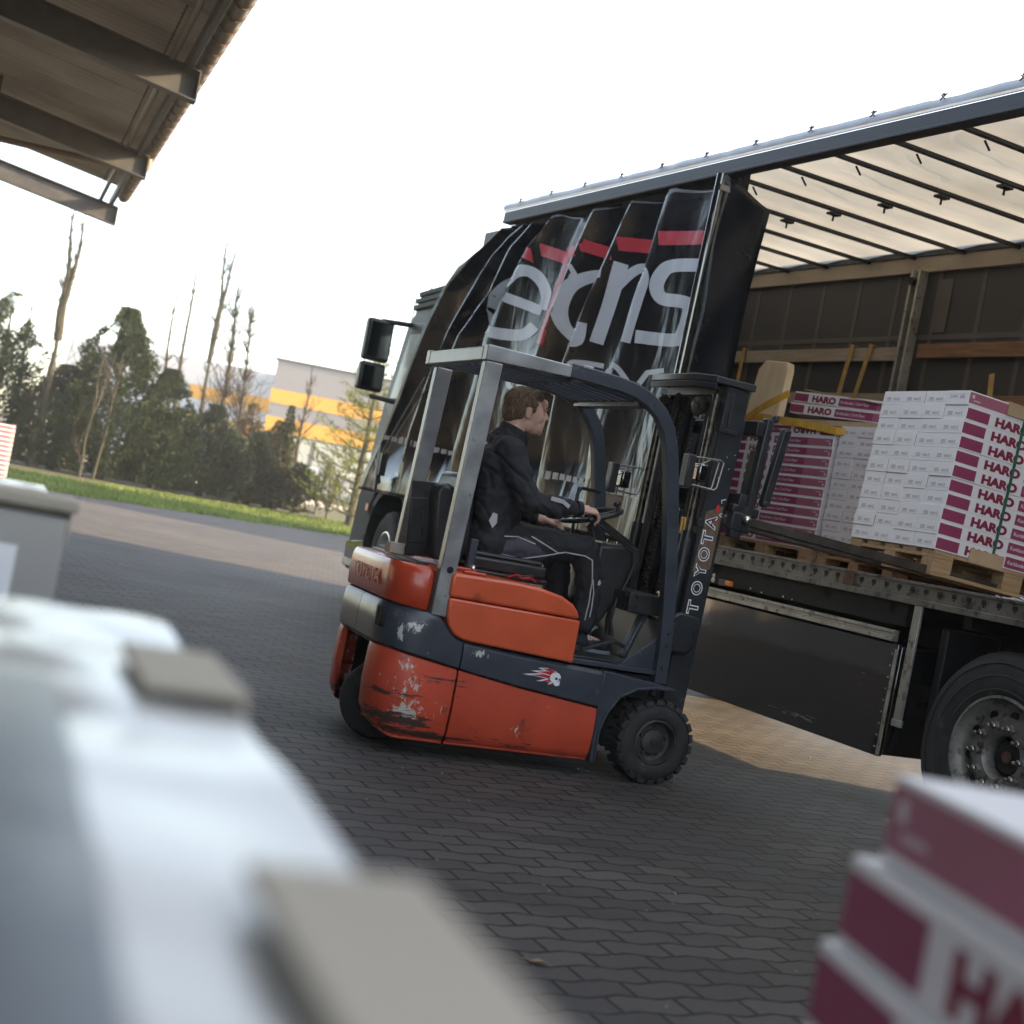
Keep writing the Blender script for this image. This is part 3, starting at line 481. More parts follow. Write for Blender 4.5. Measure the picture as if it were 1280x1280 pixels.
# near curtain, pushed together into pleats and flared forward
CU=json.loads('''{"grey":[[[-6.576,3.156,-6.535,3.239],[-6.49,3.137,-6.449,3.221],[-6.405,3.119,-6.365,3.202],[-6.321,3.101,-6.281,3.183],[-6.238,3.083,-6.198,3.165],[-6.155,3.065,-6.116,3.147],[-6.074,3.048,-6.035,3.129],[-5.994,3.031,-5.956,3.111],[-5.914,3.014,-5.876,3.094]],[[-5.748,3.044,-5.966,3.081],[-5.745,3.058,-5.964,3.096],[-5.74,3.079,-5.959,3.117],[-5.736,3.105,-5.955,3.139],[-5.736,3.136,-5.954,3.16],[-5.744,3.167,-5.959,3.178],[-5.76,3.197,-5.97,3.197],[-5.782,3.227,-5.985,3.218],[-5.809,3.257,-6.005,3.24],[-5.841,3.288,-6.028,3.262],[-5.879,3.317,-6.054,3.282],[-5.923,3.347,-6.087,3.303],[-5.974,3.377,-6.126,3.326],[-6.03,3.407,-6.167,3.348],[-6.093,3.435,-6.204,3.364],[-6.163,3.459,-6.229,3.373],[-6.238,3.476,-6.247,3.377],[-6.311,3.485,-6.271,3.379],[-6.378,3.488,-6.299,3.38],[-6.438,3.486,-6.328,3.378],[-6.495,3.479,-6.353,3.376],[-6.548,3.467,-6.373,3.371],[-6.592,3.45,-6.396,3.362],[-6.627,3.432,-6.421,3.348],[-6.657,3.414,-6.447,3.332],[-6.683,3.399,-6.473,3.316],[-6.709,3.384,-6.496,3.303],[-6.732,3.369,-6.515,3.291],[-6.754,3.353,-6.532,3.278],[-6.776,3.335,-6.55,3.263],[-6.8,3.314,-6.571,3.244],[-6.826,3.289,-6.595,3.22],[-6.855,3.26,-6.622,3.193],[-6.885,3.229,-6.648,3.164],[-6.912,3.196,-6.673,3.135],[-6.935,3.164,-6.693,3.107],[-6.955,3.133,-6.71,3.078],[-6.974,3.1,-6.727,3.049],[-6.989,3.066,-6.739,3.021],[-6.998,3.031,-6.745,2.996],[-6.996,2.997,-6.745,2.977],[-6.984,2.964,-6.738,2.961],[-6.961,2.933,-6.729,2.948],[-6.925,2.901,-6.719,2.938],[-6.874,2.871,-6.708,2.932],[-6.806,2.845,-6.699,2.928],[-6.728,2.826,-6.68,2.923],[-6.651,2.815,-6.642,2.918],[-6.576,2.807,-6.589,2.912],[-6.506,2.802,-6.529,2.908],[-6.44,2.799,-6.467,2.904],[-6.373,2.795,-6.404,2.9],[-6.3,2.792,-6.34,2.896],[-6.224,2.79,-6.28,2.895],[-6.148,2.792,-6.23,2.896],[-6.074,2.8,-6.197,2.898],[-6.01,2.817,-6.172,2.905],[-5.96,2.838,-6.143,2.918],[-5.923,2.86,-6.114,2.934],[-5.896,2.877,-6.087,2.951],[-5.877,2.888,-6.065,2.964]],[[-4.817,3.347,-4.827,3.265],[-4.838,3.351,-4.851,3.269],[-4.871,3.358,-4.883,3.276],[-4.914,3.366,-4.915,3.282],[-4.965,3.373,-4.946,3.286],[-5.018,3.377,-4.973,3.288],[-5.068,3.377,-5.006,3.288],[-5.118,3.376,-5.043,3.286],[-5.169,3.372,-5.081,3.283],[-5.222,3.365,-5.119,3.278],[-5.272,3.355,-5.155,3.27],[-5.319,3.343,-5.193,3.26],[-5.368,3.328,-5.232,3.248],[-5.416,3.309,-5.269,3.233],[-5.461,3.286,-5.301,3.217],[-5.499,3.259,-5.327,3.197],[-5.53,3.226,-5.35,3.172],[-5.555,3.189,-5.37,3.142],[-5.574,3.149,-5.386,3.108],[-5.587,3.109,-5.397,3.074],[-5.592,3.07,-5.401,3.043],[-5.589,3.032,-5.399,3.015],[-5.579,2.995,-5.391,2.986],[-5.561,2.957,-5.378,2.959],[-5.536,2.921,-5.361,2.933],[-5.502,2.885,-5.34,2.91],[-5.457,2.85,-5.312,2.888],[-5.404,2.818,-5.275,2.865],[-5.347,2.788,-5.232,2.843],[-5.291,2.763,-5.19,2.824],[-5.239,2.743,-5.153,2.809],[-5.189,2.726,-5.119,2.797],[-5.134,2.711,-5.089,2.789],[-5.072,2.7,-5.072,2.785],[-5.0,2.699,-5.077,2.784],[-4.936,2.72,-5.092,2.779],[-4.913,2.754,-5.088,2.788],[-4.907,2.794,-5.084,2.817],[-4.907,2.834,-5.085,2.854],[-4.91,2.869,-5.087,2.89],[-4.91,2.893,-5.088,2.914]],[[-5.46,3.421,-5.401,3.426],[-5.451,3.412,-5.393,3.417],[-5.443,3.403,-5.384,3.407],[-5.434,3.394,-5.376,3.398],[-5.426,3.385,-5.368,3.389],[-5.417,3.376,-5.359,3.38],[-5.409,3.367,-5.351,3.371],[-5.401,3.358,-5.342,3.362],[-5.395,3.354,-5.331,3.348],[-5.398,3.354,-5.336,3.336],[-5.402,3.349,-5.34,3.33],[-5.407,3.343,-5.344,3.324],[-5.411,3.337,-5.348,3.319],[-5.415,3.331,-5.352,3.313],[-5.419,3.325,-5.356,3.307],[-5.423,3.32,-5.36,3.301],[-5.427,3.314,-5.364,3.295]],[[-4.698,3.402,-4.532,3.365],[-4.717,3.322,-4.551,3.286],[-4.737,3.241,-4.57,3.206],[-4.756,3.16,-4.589,3.126],[-4.776,3.079,-4.608,3.046],[-4.795,2.997,-4.627,2.965],[-4.815,2.916,-4.646,2.884],[-4.835,2.833,-4.665,2.803],[-4.854,2.751,-4.684,2.722]],[[-4.599,3.16,-4.721,3.211],[-4.58,3.174,-4.701,3.226],[-4.553,3.195,-4.674,3.247],[-4.522,3.218,-4.641,3.271],[-4.49,3.24,-4.606,3.295],[-4.461,3.258,-4.573,3.314],[-4.434,3.272,-4.541,3.33],[-4.406,3.285,-4.509,3.345],[-4.38,3.295,-4.475,3.358],[-4.358,3.301,-4.437,3.369],[-4.341,3.304,-4.393,3.374],[-4.325,3.303,-4.345,3.373],[-4.306,3.301,-4.298,3.365],[-4.286,3.296,-4.253,3.354],[-4.269,3.289,-4.211,3.339],[-4.257,3.283,-4.174,3.32],[-4.247,3.276,-4.144,3.299],[-4.236,3.266,-4.121,3.276],[-4.227,3.252,-4.105,3.252],[-4.219,3.235,-4.093,3.228],[-4.214,3.217,-4.086,3.202],[-4.212,3.196,-4.085,3.174],[-4.216,3.172,-4.088,3.147],[-4.222,3.145,-4.094,3.118],[-4.229,3.115,-4.101,3.089],[-4.235,3.082,-4.107,3.057],[-4.241,3.046,-4.113,3.022],[-4.247,3.006,-4.119,2.983],[-4.253,2.965,-4.125,2.943],[-4.259,2.925,-4.131,2.903],[-4.264,2.887,-4.136,2.866],[-4.268,2.85,-4.14,2.83],[-4.272,2.813,-4.143,2.793],[-4.275,2.778,-4.146,2.759],[-4.278,2.748,-4.149,2.73],[-4.28,2.727,-4.15,2.709]],[[-3.416,3.328,-3.382,3.23],[-3.475,3.332,-3.441,3.234],[-3.562,3.339,-3.527,3.239],[-3.663,3.346,-3.624,3.245],[-3.763,3.351,-3.714,3.249],[-3.846,3.351,-3.777,3.249],[-3.908,3.345,-3.808,3.245],[-3.956,3.333,-3.823,3.241],[-3.99,3.316,-3.832,3.237],[-4.011,3.299,-3.842,3.228],[-4.029,3.282,-3.855,3.215],[-4.047,3.262,-3.867,3.201],[-4.061,3.237,-3.876,3.185],[-4.071,3.21,-3.882,3.168],[-4.074,3.182,-3.884,3.153],[-4.069,3.153,-3.882,3.14],[-4.056,3.125,-3.876,3.128],[-4.036,3.097,-3.868,3.116],[-4.005,3.067,-3.858,3.106],[-3.963,3.039,-3.849,3.099],[-3.903,3.013,-3.844,3.097],[-3.835,2.997,-3.826,3.093],[-3.771,2.989,-3.786,3.088],[-3.711,2.984,-3.733,3.083],[-3.662,2.979,-3.676,3.077],[-3.626,2.975,-3.625,3.07],[-3.596,2.969,-3.586,3.063],[-3.572,2.965,-3.551,3.057],[-3.564,2.964,-3.509,3.046],[-3.572,2.967,-3.462,3.024],[-3.578,2.972,-3.424,2.994],[-3.575,2.967,-3.405,2.963],[-3.571,2.952,-3.398,2.934],[-3.57,2.93,-3.396,2.906],[-3.571,2.907,-3.397,2.879],[-3.573,2.885,-3.399,2.855],[-3.575,2.863,-3.402,2.83],[-3.58,2.841,-3.407,2.805],[-3.587,2.82,-3.415,2.779],[-3.594,2.803,-3.426,2.755],[-3.605,2.789,-3.439,2.736],[-3.614,2.777,-3.448,2.724],[-3.614,2.774,-3.459,2.709],[-3.6,2.781,-3.495,2.691],[-3.6,2.781,-3.541,2.684],[-3.633,2.78,-3.597,2.682],[-3.706,2.783,-3.681,2.685],[-3.813,2.791,-3.794,2.692],[-3.932,2.8,-3.915,2.7],[-4.042,2.81,-4.025,2.709],[-4.119,2.816,-4.101,2.714]],[[-5.293,2.52,-5.372,2.536],[-5.29,2.527,-5.369,2.542],[-5.286,2.536,-5.365,2.552],[-5.281,2.545,-5.359,2.563],[-5.276,2.552,-5.349,2.575],[-5.271,2.555,-5.333,2.586],[-5.265,2.557,-5.311,2.592],[-5.253,2.559,-5.287,2.596],[-5.241,2.56,-5.261,2.598],[-5.231,2.56,-5.232,2.597],[-5.228,2.559,-5.199,2.591],[-5.222,2.557,-5.17,2.58],[-5.208,2.548,-5.148,2.567],[-5.193,2.537,-5.13,2.554],[-5.179,2.527,-5.115,2.543],[-5.168,2.519,-5.105,2.536]],[[-5.013,2.513,-5.099,2.522],[-5.013,2.52,-5.098,2.529],[-5.013,2.53,-5.099,2.539],[-5.012,2.539,-5.097,2.553],[-5.01,2.545,-5.088,2.569],[-5.006,2.547,-5.067,2.582],[-4.996,2.549,-5.038,2.589],[-4.977,2.552,-5.007,2.593],[-4.952,2.553,-4.974,2.594],[-4.921,2.553,-4.936,2.594],[-4.884,2.552,-4.895,2.593],[-4.837,2.55,-4.843,2.591],[-4.777,2.546,-4.781,2.586],[-4.717,2.541,-4.719,2.581],[-4.663,2.536,-4.665,2.576],[-4.626,2.533,-4.629,2.572]],[[-4.532,2.446,-4.611,2.459],[-4.53,2.455,-4.608,2.467],[-4.527,2.468,-4.605,2.481],[-4.523,2.482,-4.6,2.497],[-4.517,2.494,-4.592,2.514],[-4.508,2.503,-4.577,2.529],[-4.496,2.511,-4.558,2.541],[-4.479,2.519,-4.536,2.552],[-4.461,2.525,-4.51,2.561],[-4.442,2.53,-4.479,2.568],[-4.423,2.532,-4.445,2.571],[-4.4,2.531,-4.409,2.571],[-4.374,2.529,-4.372,2.568],[-4.346,2.525,-4.332,2.562],[-4.318,2.519,-4.291,2.552],[-4.29,2.509,-4.25,2.538],[-4.258,2.494,-4.209,2.518],[-4.221,2.471,-4.167,2.492],[-4.183,2.446,-4.128,2.466],[-4.15,2.423,-4.094,2.443],[-4.126,2.408,-4.072,2.428]],[[-3.914,2.391,-3.98,2.412],[-3.904,2.401,-3.97,2.423],[-3.894,2.412,-3.959,2.434],[-3.884,2.423,-3.949,2.445],[-3.874,2.434,-3.939,2.455],[-3.864,2.445,-3.929,2.466],[-3.854,2.455,-3.919,2.477],[-3.845,2.466,-3.909,2.488],[-3.844,2.471,-3.89,2.504],[-3.829,2.471,-3.852,2.509],[-3.802,2.473,-3.825,2.511],[-3.776,2.475,-3.798,2.513],[-3.749,2.478,-3.772,2.515],[-3.723,2.48,-3.746,2.517],[-3.697,2.482,-3.719,2.519],[-3.671,2.484,-3.693,2.521],[-3.645,2.486,-3.667,2.523]],[[-6.329,2.446,-6.233,2.452],[-6.323,2.437,-6.226,2.443],[-6.316,2.428,-6.219,2.434],[-6.309,2.419,-6.213,2.425],[-6.302,2.41,-6.206,2.416],[-6.296,2.401,-6.199,2.407],[-6.289,2.392,-6.192,2.398],[-6.282,2.383,-6.186,2.39],[-6.268,2.367,-6.186,2.387],[-6.242,2.355,-6.178,2.384],[-6.224,2.347,-6.16,2.377],[-6.207,2.34,-6.143,2.369],[-6.189,2.332,-6.126,2.361],[-6.172,2.324,-6.108,2.354],[-6.155,2.317,-6.091,2.346],[-6.137,2.309,-6.074,2.339],[-6.12,2.302,-6.057,2.331]],[[-5.888,2.344,-5.842,2.374],[-5.872,2.339,-5.826,2.369],[-5.856,2.333,-5.81,2.363],[-5.84,2.328,-5.794,2.358],[-5.824,2.322,-5.779,2.352],[-5.809,2.316,-5.763,2.346],[-5.793,2.311,-5.748,2.341],[-5.777,2.305,-5.732,2.335],[-5.746,2.296,-5.732,2.333],[-5.711,2.296,-5.736,2.335],[-5.696,2.297,-5.72,2.336],[-5.68,2.298,-5.705,2.337],[-5.665,2.299,-5.689,2.338],[-5.649,2.3,-5.674,2.339],[-5.634,2.301,-5.658,2.34],[-5.619,2.302,-5.643,2.341],[-5.603,2.303,-5.628,2.342]],[[-5.534,2.349,-5.482,2.375],[-5.521,2.344,-5.47,2.37],[-5.509,2.338,-5.458,2.364],[-5.496,2.333,-5.445,2.359],[-5.484,2.327,-5.433,2.353],[-5.471,2.322,-5.42,2.348],[-5.459,2.316,-5.408,2.342],[-5.446,2.311,-5.396,2.337],[-5.406,2.299,-5.411,2.338],[-5.368,2.309,-5.433,2.337],[-5.36,2.313,-5.425,2.342],[-5.351,2.318,-5.417,2.346],[-5.343,2.322,-5.408,2.35],[-5.335,2.327,-5.4,2.355],[-5.327,2.331,-5.392,2.359],[-5.318,2.336,-5.383,2.364],[-5.31,2.34,-5.375,2.368]],[[-6.979,3.782,-6.96,3.761],[-7.002,3.782,-6.984,3.761],[-7.037,3.781,-7.019,3.76],[-7.078,3.78,-7.057,3.76],[-7.118,3.778,-7.094,3.758],[-7.152,3.774,-7.122,3.754],[-7.18,3.768,-7.145,3.749],[-7.205,3.759,-7.166,3.741],[-7.225,3.749,-7.183,3.733],[-7.239,3.738,-7.193,3.725],[-7.242,3.724,-7.195,3.721],[-7.224,3.709,-7.191,3.718],[-7.195,3.697,-7.173,3.71],[-7.162,3.686,-7.149,3.703],[-7.127,3.678,-7.125,3.697],[-7.094,3.674,-7.11,3.695],[-7.067,3.678,-7.099,3.697],[-7.046,3.685,-7.085,3.702],[-7.029,3.694,-7.07,3.71],[-7.013,3.705,-7.055,3.72],[-6.999,3.714,-7.041,3.729],[-6.986,3.724,-7.029,3.738],[-6.974,3.735,-7.018,3.749],[-6.964,3.746,-7.007,3.76],[-6.955,3.757,-6.999,3.77],[-6.947,3.765,-6.991,3.778],[-6.942,3.771,-6.986,3.784],[-6.937,3.777,-6.982,3.789],[-6.935,3.781,-6.979,3.793],[-6.933,3.784,-6.978,3.796],[-6.931,3.786,-6.976,3.798]]],"red":[[[-5.598,3.594,-5.44,3.559],[-5.623,3.491,-5.465,3.457],[-5.649,3.387,-5.49,3.355],[-5.674,3.283,-5.515,3.252],[-5.7,3.179,-5.54,3.149],[-5.726,3.074,-5.565,3.045],[-5.752,2.969,-5.59,2.941],[-5.778,2.863,-5.616,2.836],[-5.804,2.757,-5.641,2.732]],[[-6.443,3.579,-6.497,3.709],[-6.41,3.569,-6.464,3.699],[-6.378,3.559,-6.432,3.688],[-6.345,3.548,-6.399,3.678],[-6.313,3.538,-6.367,3.667],[-6.281,3.528,-6.335,3.657],[-6.249,3.518,-6.303,3.646],[-6.218,3.508,-6.271,3.636],[-6.186,3.498,-6.239,3.625]],[[-6.09,3.56,-6.139,3.679],[-6.027,3.546,-6.075,3.664],[-5.964,3.532,-6.012,3.649],[-5.902,3.518,-5.949,3.634],[-5.841,3.504,-5.888,3.62],[-5.78,3.49,-5.826,3.606],[-5.719,3.476,-5.765,3.591],[-5.659,3.463,-5.705,3.577],[-5.6,3.449,-5.645,3.563]],[[-5.594,3.495,-5.659,3.598],[-5.564,3.494,-5.629,3.597],[-5.535,3.494,-5.6,3.596],[-5.506,3.493,-5.57,3.596],[-5.477,3.493,-5.541,3.595],[-5.449,3.492,-5.512,3.594],[-5.42,3.492,-5.483,3.593],[-5.391,3.491,-5.455,3.593],[-5.363,3.491,-5.426,3.592]],[[-5.315,3.535,-5.358,3.647],[-5.237,3.518,-5.28,3.629],[-5.161,3.502,-5.203,3.612],[-5.085,3.485,-5.127,3.595],[-5.011,3.469,-5.052,3.578],[-4.937,3.453,-4.978,3.561],[-4.864,3.437,-4.905,3.545],[-4.792,3.422,-4.832,3.529],[-4.721,3.406,-4.76,3.513]],[[-4.658,3.482,-4.7,3.596],[-4.593,3.477,-4.635,3.59],[-4.529,3.472,-4.57,3.584],[-4.466,3.467,-4.506,3.579],[-4.403,3.462,-4.443,3.573],[-4.341,3.457,-4.381,3.568],[-4.28,3.452,-4.319,3.562],[-4.219,3.447,-4.258,3.557],[-4.158,3.442,-4.197,3.551]],[[-4.052,3.474,-4.091,3.586],[-3.965,3.468,-4.003,3.579],[-3.879,3.463,-3.917,3.573],[-3.794,3.458,-3.832,3.567],[-3.71,3.453,-3.748,3.561],[-3.628,3.448,-3.665,3.556],[-3.547,3.443,-3.583,3.55],[-3.467,3.438,-3.502,3.544],[-3.388,3.433,-3.423,3.539]]],"tape":[[[-8.819,1.807],[-8.065,1.754],[-7.009,1.686]],[[-5.305,1.632],[-4.414,1.599],[-3.638,1.576],[-3.255,1.554]],[[-6.949,2.467],[-6.964,2.699]]],"ridge":[[[-7.016,3.93],[-7.545,3.669],[-8.138,3.357],[-8.419,2.949],[-8.681,2.38],[-8.983,1.809],[-9.354,1.231]],[[-6.558,3.915],[-7.048,3.646],[-7.297,3.445],[-7.79,2.915],[-8.018,2.508],[-8.234,1.881],[-8.308,1.163]],[[-6.358,3.932],[-6.705,3.68],[-6.992,3.24],[-7.498,2.866],[-7.678,2.467],[-7.627,1.903],[-7.541,1.105]],[[-5.927,3.96],[-6.302,3.684],[-6.573,3.293],[-6.82,2.849],[-6.861,2.391],[-6.993,1.772],[-6.949,1.08]],[[-5.172,3.927],[-5.388,3.502],[-5.567,3.062],[-5.699,2.665],[-5.785,2.255],[-5.96,1.748],[-6.077,1.089]],[[-4.538,3.914],[-4.77,3.441],[-4.931,3.121],[-5.048,2.804],[-5.161,2.502],[-5.182,1.857],[-5.163,1.112]],[[-4.051,3.908],[-4.141,3.393],[-4.22,3.035],[-4.259,2.752],[-4.371,2.468],[-4.401,1.894],[-4.3,1.139]],[[-3.289,3.892],[-3.324,3.459],[-3.328,2.993],[-3.342,2.644],[-3.344,2.41],[-3.37,1.884],[-3.387,1.18]]]}''')
RG=CU['ridge']
def xr(i,z):
    r=RG[i]
    if z>=r[0][1]:
        return r[0][0]+(z-r[0][1])*(r[0][0]-r[1][0])/(r[0][1]-r[1][1])
    for (xa,za),(xc,zc) in zip(r,r[1:]):
        if zc<=z<=za: return xa+(xc-xa)*(za-z)/(za-zc)
    return r[-1][0]
DEP=[.0,.13,.12,.15,.07,.14,.09,.0]
VOF=[0,.07,.06,.09,.27,.07,.06,.05]
def ctrl(z):
    P=[]
    t=max(0,min(1,(3.9-z)/2.7))
    for i in range(8):
        x=xr(i,z); out=-.045-.015*math.sin(i*2.1+z)-.03*t; lo=max(0,min(1,(1.75-z)/.4))
        if i: 
            xp=xr(i-1,z); v=x-VOF[i]*min(1,(x-xp)/.4); P.append((v,out+DEP[i]*(1-lo)+ .04*(1-t)*(1 if i!=4 else .2)))
        x+=(1.7*(-out) if i<=2 else (.9*(-out) if i==3 else 0)); P.append((x-.028,out+.004)) if i else None; P.append((x,out))
    return P
def CY(x,z):
    P=ctrl(z); y=P[-1][1]
    if x<=P[0][0]: y=P[0][1]
    elif x>=P[-1][0]: y=P[-1][1]
    else:
        for (xa,ya),(xc,yc) in zip(P,P[1:]):
            if xa<=x<=xc:
                t=(x-xa)/max(1e-6,xc-xa)
                w_=xc-xa
                y=ya+(yc-ya)*t+(.022*math.sin(PI*t) if w_>.3 else 0)
                break
    return y+.014*noise.noise(Vector((x*2.0,z*.9,0)))+.006*noise.noise(Vector((x*5,z*2.5,4)))
vs=[];fs=[];nz=70; ncol=[]
for k in range(nz+1):
    z=3.93-(3.93-1.20)*k/nz; P=ctrl(z); row=[]
    for i,((xa,ya),(xc,yc)) in enumerate(zip(P,P[1:])):
        n_=(9,3,1)[i%3]
        for q in range(n_): row.append(xa+(xc-xa)*q/n_)
    row.append(P[-1][0]); 
    ztop=z
    for x in row:
        zz=z
        if k<=8:   # hanging edge sags between the runners
            zz=z-(.015+.05*abs(math.sin(x*3.4+1)))*(1-k/8)
        vs.append((x,CY(x,z),zz))
    ncol=len(row)
for k in range(nz):
    for i in range(ncol-1): a=k*ncol+i; fs.append((a,a+ncol,a+ncol+1,a+1))
b=MB(); b.add(vs,fs); cur=part(b,'pulled_curtain',mTarp,smooth=24)
so=cur.modifiers.new('thick','SOLIDIFY'); so.thickness=.004; so.offset=1
def ribbon(L,m,name,off=.006,nw=4):
    b=MB()
    for st_ in L:
        vs=[];fs=[]
        for (xa,za,xc,zc) in st_:
            for q in range(nw+1):
                t=q/nw; x=xa+(xc-xa)*t; z=za+(zc-za)*t; vs.append((x,CY(x,z)-off,z))
        for i in range(len(st_)-1):
            for q in range(nw): a=i*(nw+1)+q; fs.append((a,a+1,a+nw+2,a+nw+1))
        b.add(vs,fs)
    return part(b,name,m,smooth=60,parent=cur)
ribbon(CU['grey'],mSilver,'silver_lettering',.0075,6)
ribbon(CU['red'],mRedPr,'red_lettering',.006,6)
b=MB()
for pl in CU['tape'][:2]:
    for (xa,za),(xc,zc) in zip(pl,pl[1:]):
        n_=max(1,int((xc-xa)/.095))
        for q in range(n_):
            x0=xa+(xc-xa)*(q+.1)/n_; x1=xa+(xc-xa)*(q+.85)/n_; z=za+(zc-za)*(q+.5)/n_
            b.add([(x0,CY(x0,z)-.006,z-.035),(x1,CY(x1,z)-.006,z-.035),(x1,CY(x1,z)-.006,z+.035),(x0,CY(x0,z)-.006,z+.035)],[(0,1,2,3)])
for q in range(3):
    x0=-6.98+q*.1; b.add([(x0,CY(x0,2.6)-.01,2.5),(x0+.07,CY(x0+.07,2.6)-.01,2.5),(x0+.09,CY(x0+.09,2.7)-.01,2.7),(x0+.02,CY(x0+.02,2.7)-.01,2.7)],[(0,1,2,3)])
b.each('reflective_strip',mTape,cur,gap=.06)
b=MB()
for (p,q) in (((-7.8,-.16,2.42),(-8.50,-.18,1.62)),((-7.72,-.16,2.30),(-8.42,-.18,1.60))): b.bar(p,q,.012,.004,1)
b.box(-8.55,-8.42,-.20,-.13,1.38,1.62); b.bar((-8.62,-.17,1.55),(-8.45,-.17,1.30),.04,.03); b.bar((-8.52,-.19,1.72),(-8.46,-.19,1.22),.03,.03)
part(b,'tension_buckle',[mBlackP,mTape],.004,parent=cur)
# curtain pole and the folded flap behind it
b=MB(); b.cyl((xr(7,3.9)+.03,-.11,3.90),(xr(7,1.1)+.03,-.12,1.08),.036,20); b.box(xr(7,3.9)-.02,xr(7,3.9)+.07,-.13,-.02,3.78,3.82,0); part(b,'curtain_pole',mGlossPanel,smooth=40)
vs=[];fs=[]
for k in range(41):
    z=3.90-2.75*k/40
    for q in range(7):
        t=q/6; vs.append((xr(7,z)+.06+.05*t+.012*math.sin(k*.4+q)+.01*noise.noise(Vector((z*2,t*3,0))),-.10+.40*t-.05*t*(k/40),z+(.0-.16*t*(1 if k<4 else 0)*(1-k/4 if k<4 else 0))))
for k in range(40):
    for q in range(6): a=k*7+q; fs.append((a,a+7,a+8,a+1))
b=MB(); b.add(vs,fs); fl=part(b,'folded_curtain_flap',mTarp,smooth=60); so=fl.modifiers.new('thick','SOLIDIFY'); so.thickness=.006
# ---------------------------------------------------------------- tractor
tr=root('truck_cab','dark truck cab with big side mirrors at the front of the curtain trailer','truck'); tr.matrix_world=TM@Matrix.Translation((-.07,0,0))
def tp(b,name,m,bevel=0,smooth=None,parent=None,**k): return b.done(name,m,parent or tr,bevel,smooth,**k)
b=MB()
pro=[(-9.50,1.25),(-9.56,1.60),(-9.46,2.15),(-9.20,3.02),(-9.02,3.22),(-8.82,3.34),(-7.35,3.36),(-7.35,1.05),(-8.05,1.05),(-8.15,1.30),(-8.40,1.44),(-8.75,1.44),(-9.02,1.28)]
b.prism(pro,.14,.20); b.prism(pro,2.30,2.36); 
b.box(-8.8,-7.35,.2,2.3,3.30,3.36); b.box(-7.41,-7.35,.2,2.3,1.05,3.3); b.box(-9.40,-7.4,.2,2.3,1.28,1.34); b.box(-9.5,-9.4,.2,2.3,1.3,2.05)
cb_=tp(b,'cab_body',mCab,.03,fix=True)
# window glass and dark frame lie proud of the side
b=MB(); b.prism([(-9.36,2.16),(-9.06,3.02),(-8.98,3.08),(-8.42,3.08),(-8.42,2.20),(-8.9,2.16),(-9.2,2.05)],.125,.138); dr=tp(b,'door_window_frame',mBlackP,.004)
b=MB(); b.prism([(-9.24,2.24),(-9.00,2.95),(-8.52,2.95),(-8.52,2.27),(-8.9,2.25)],.112,.124); tp(b,'window_glass',mPane,parent=dr)  # opaque pale colour stands for bright sky seen through the pane
b=MB(); b.add([(-9.50,.2,2.10),(-9.50,2.3,2.10),(-9.20,2.3,3.05),(-9.20,.2,3.05)],[(0,1,2,3)]); tp(b,'windscreen',mGlossPanel)
b=MB(); b.prism([(-9.62,.30),(-9.64,.62),(-9.60,1.15),(-9.50,1.25),(-9.06,1.26),(-9.14,1.08),(-9.20,.86),(-9.16,.62),(-9.10,.30)],.10,.19); b.box(-9.66,-9.4,.18,2.32,.32,1.2); bum=tp(b,'bumper',mCabG,.03)
b=MB(); b.prism([(-9.645,.33),(-9.66,.60),(-9.15,.66),(-9.11,.33)],.085,.099); tp(b,'bumper_corner',mGlossPanel,.01,parent=bum)
b=MB(); b.prism([(-9.64,.34),(-9.64,.42),(-9.2,.42),(-9.2,.34)],.072,.084); tp(b,'fog_lamp',mAlu,.006,parent=bum)
b=MB(); b.prism([(-9.28,.98),(-9.28,1.06),(-9.2,1.06),(-9.2,.98)],.085,.099); tp(b,'indicator_lamp',mAmber,.008,parent=bum)
b=MB(); arc=[]
for k in range(19):
    a=PI*(.0+k/18); arc.append((-8.52+.62*math.cos(a),.72+.60*math.sin(a)))
inn=[(-8.52+.54*math.cos(PI*k/18),.72+.53*math.sin(PI*k/18)) for k in range(19)]
for k in range(18): b.prism([arc[k],arc[k+1],inn[k+1],inn[k]],.06,.40)
tp(b,'wheel_arch',mCabG,fix=True,smooth=40)
b=MB(); b.box(-7.9,-7.4,.15,.5,.5,1.0); b.box(-7.9,-5.0,.7,.85,.75,1.0); b.box(-7.9,-5.0,1.6,1.75,.75,1.0); b.cyl((-8.5,.4,.52),(-8.5,2.1,.52),.08,12); b.box(-9.0,-8.1,.5,1.95,.45,1.04)
tp(b,'tractor_chassis',mChassis)
fw_=truck_wheel(tr,-8.50,.52,.52,mRimS,front=True,y=.06); fw_.rotation_euler=(0,0,R(-7))
c=copy_tree(fw_,tr); c.location=(-8.5,2.42,.52); c.rotation_euler=(0,0,PI)
for y,rz in ((.05,0),(2.42,PI)):
    c=copy_tree(fw_,tr); c.location=(-4.9,y,.52); c.rotation_euler=(0,0,rz)
b=MB(); b.prism([(-8.95,3.34),(-8.85,3.56),(-8.6,3.74),(-8.2,3.86),(-7.4,3.98),(-7.4,3.34)],.32,2.2); tp(b,'roof_deflector',mCab,.05)
b=MB(); 
for k,z in enumerate((3.27,3.34,3.41)): b.prism([(-9.04+k*.05,z-.055),(-9.06+k*.05,z),(-8.2,z+.05),(-8.2,z-.01)],.10-.0*k,.30)
tp(b,'ribbed_roof_edge',mCabG,.01)
b=MB(); b.box(-7.85,-7.45,.24,.28,3.66,4.0); b.bar((-7.8,.22,3.7),(-7.5,.22,3.95),.02,.02); tp(b,'side_air_flap',mBlackP,.01)
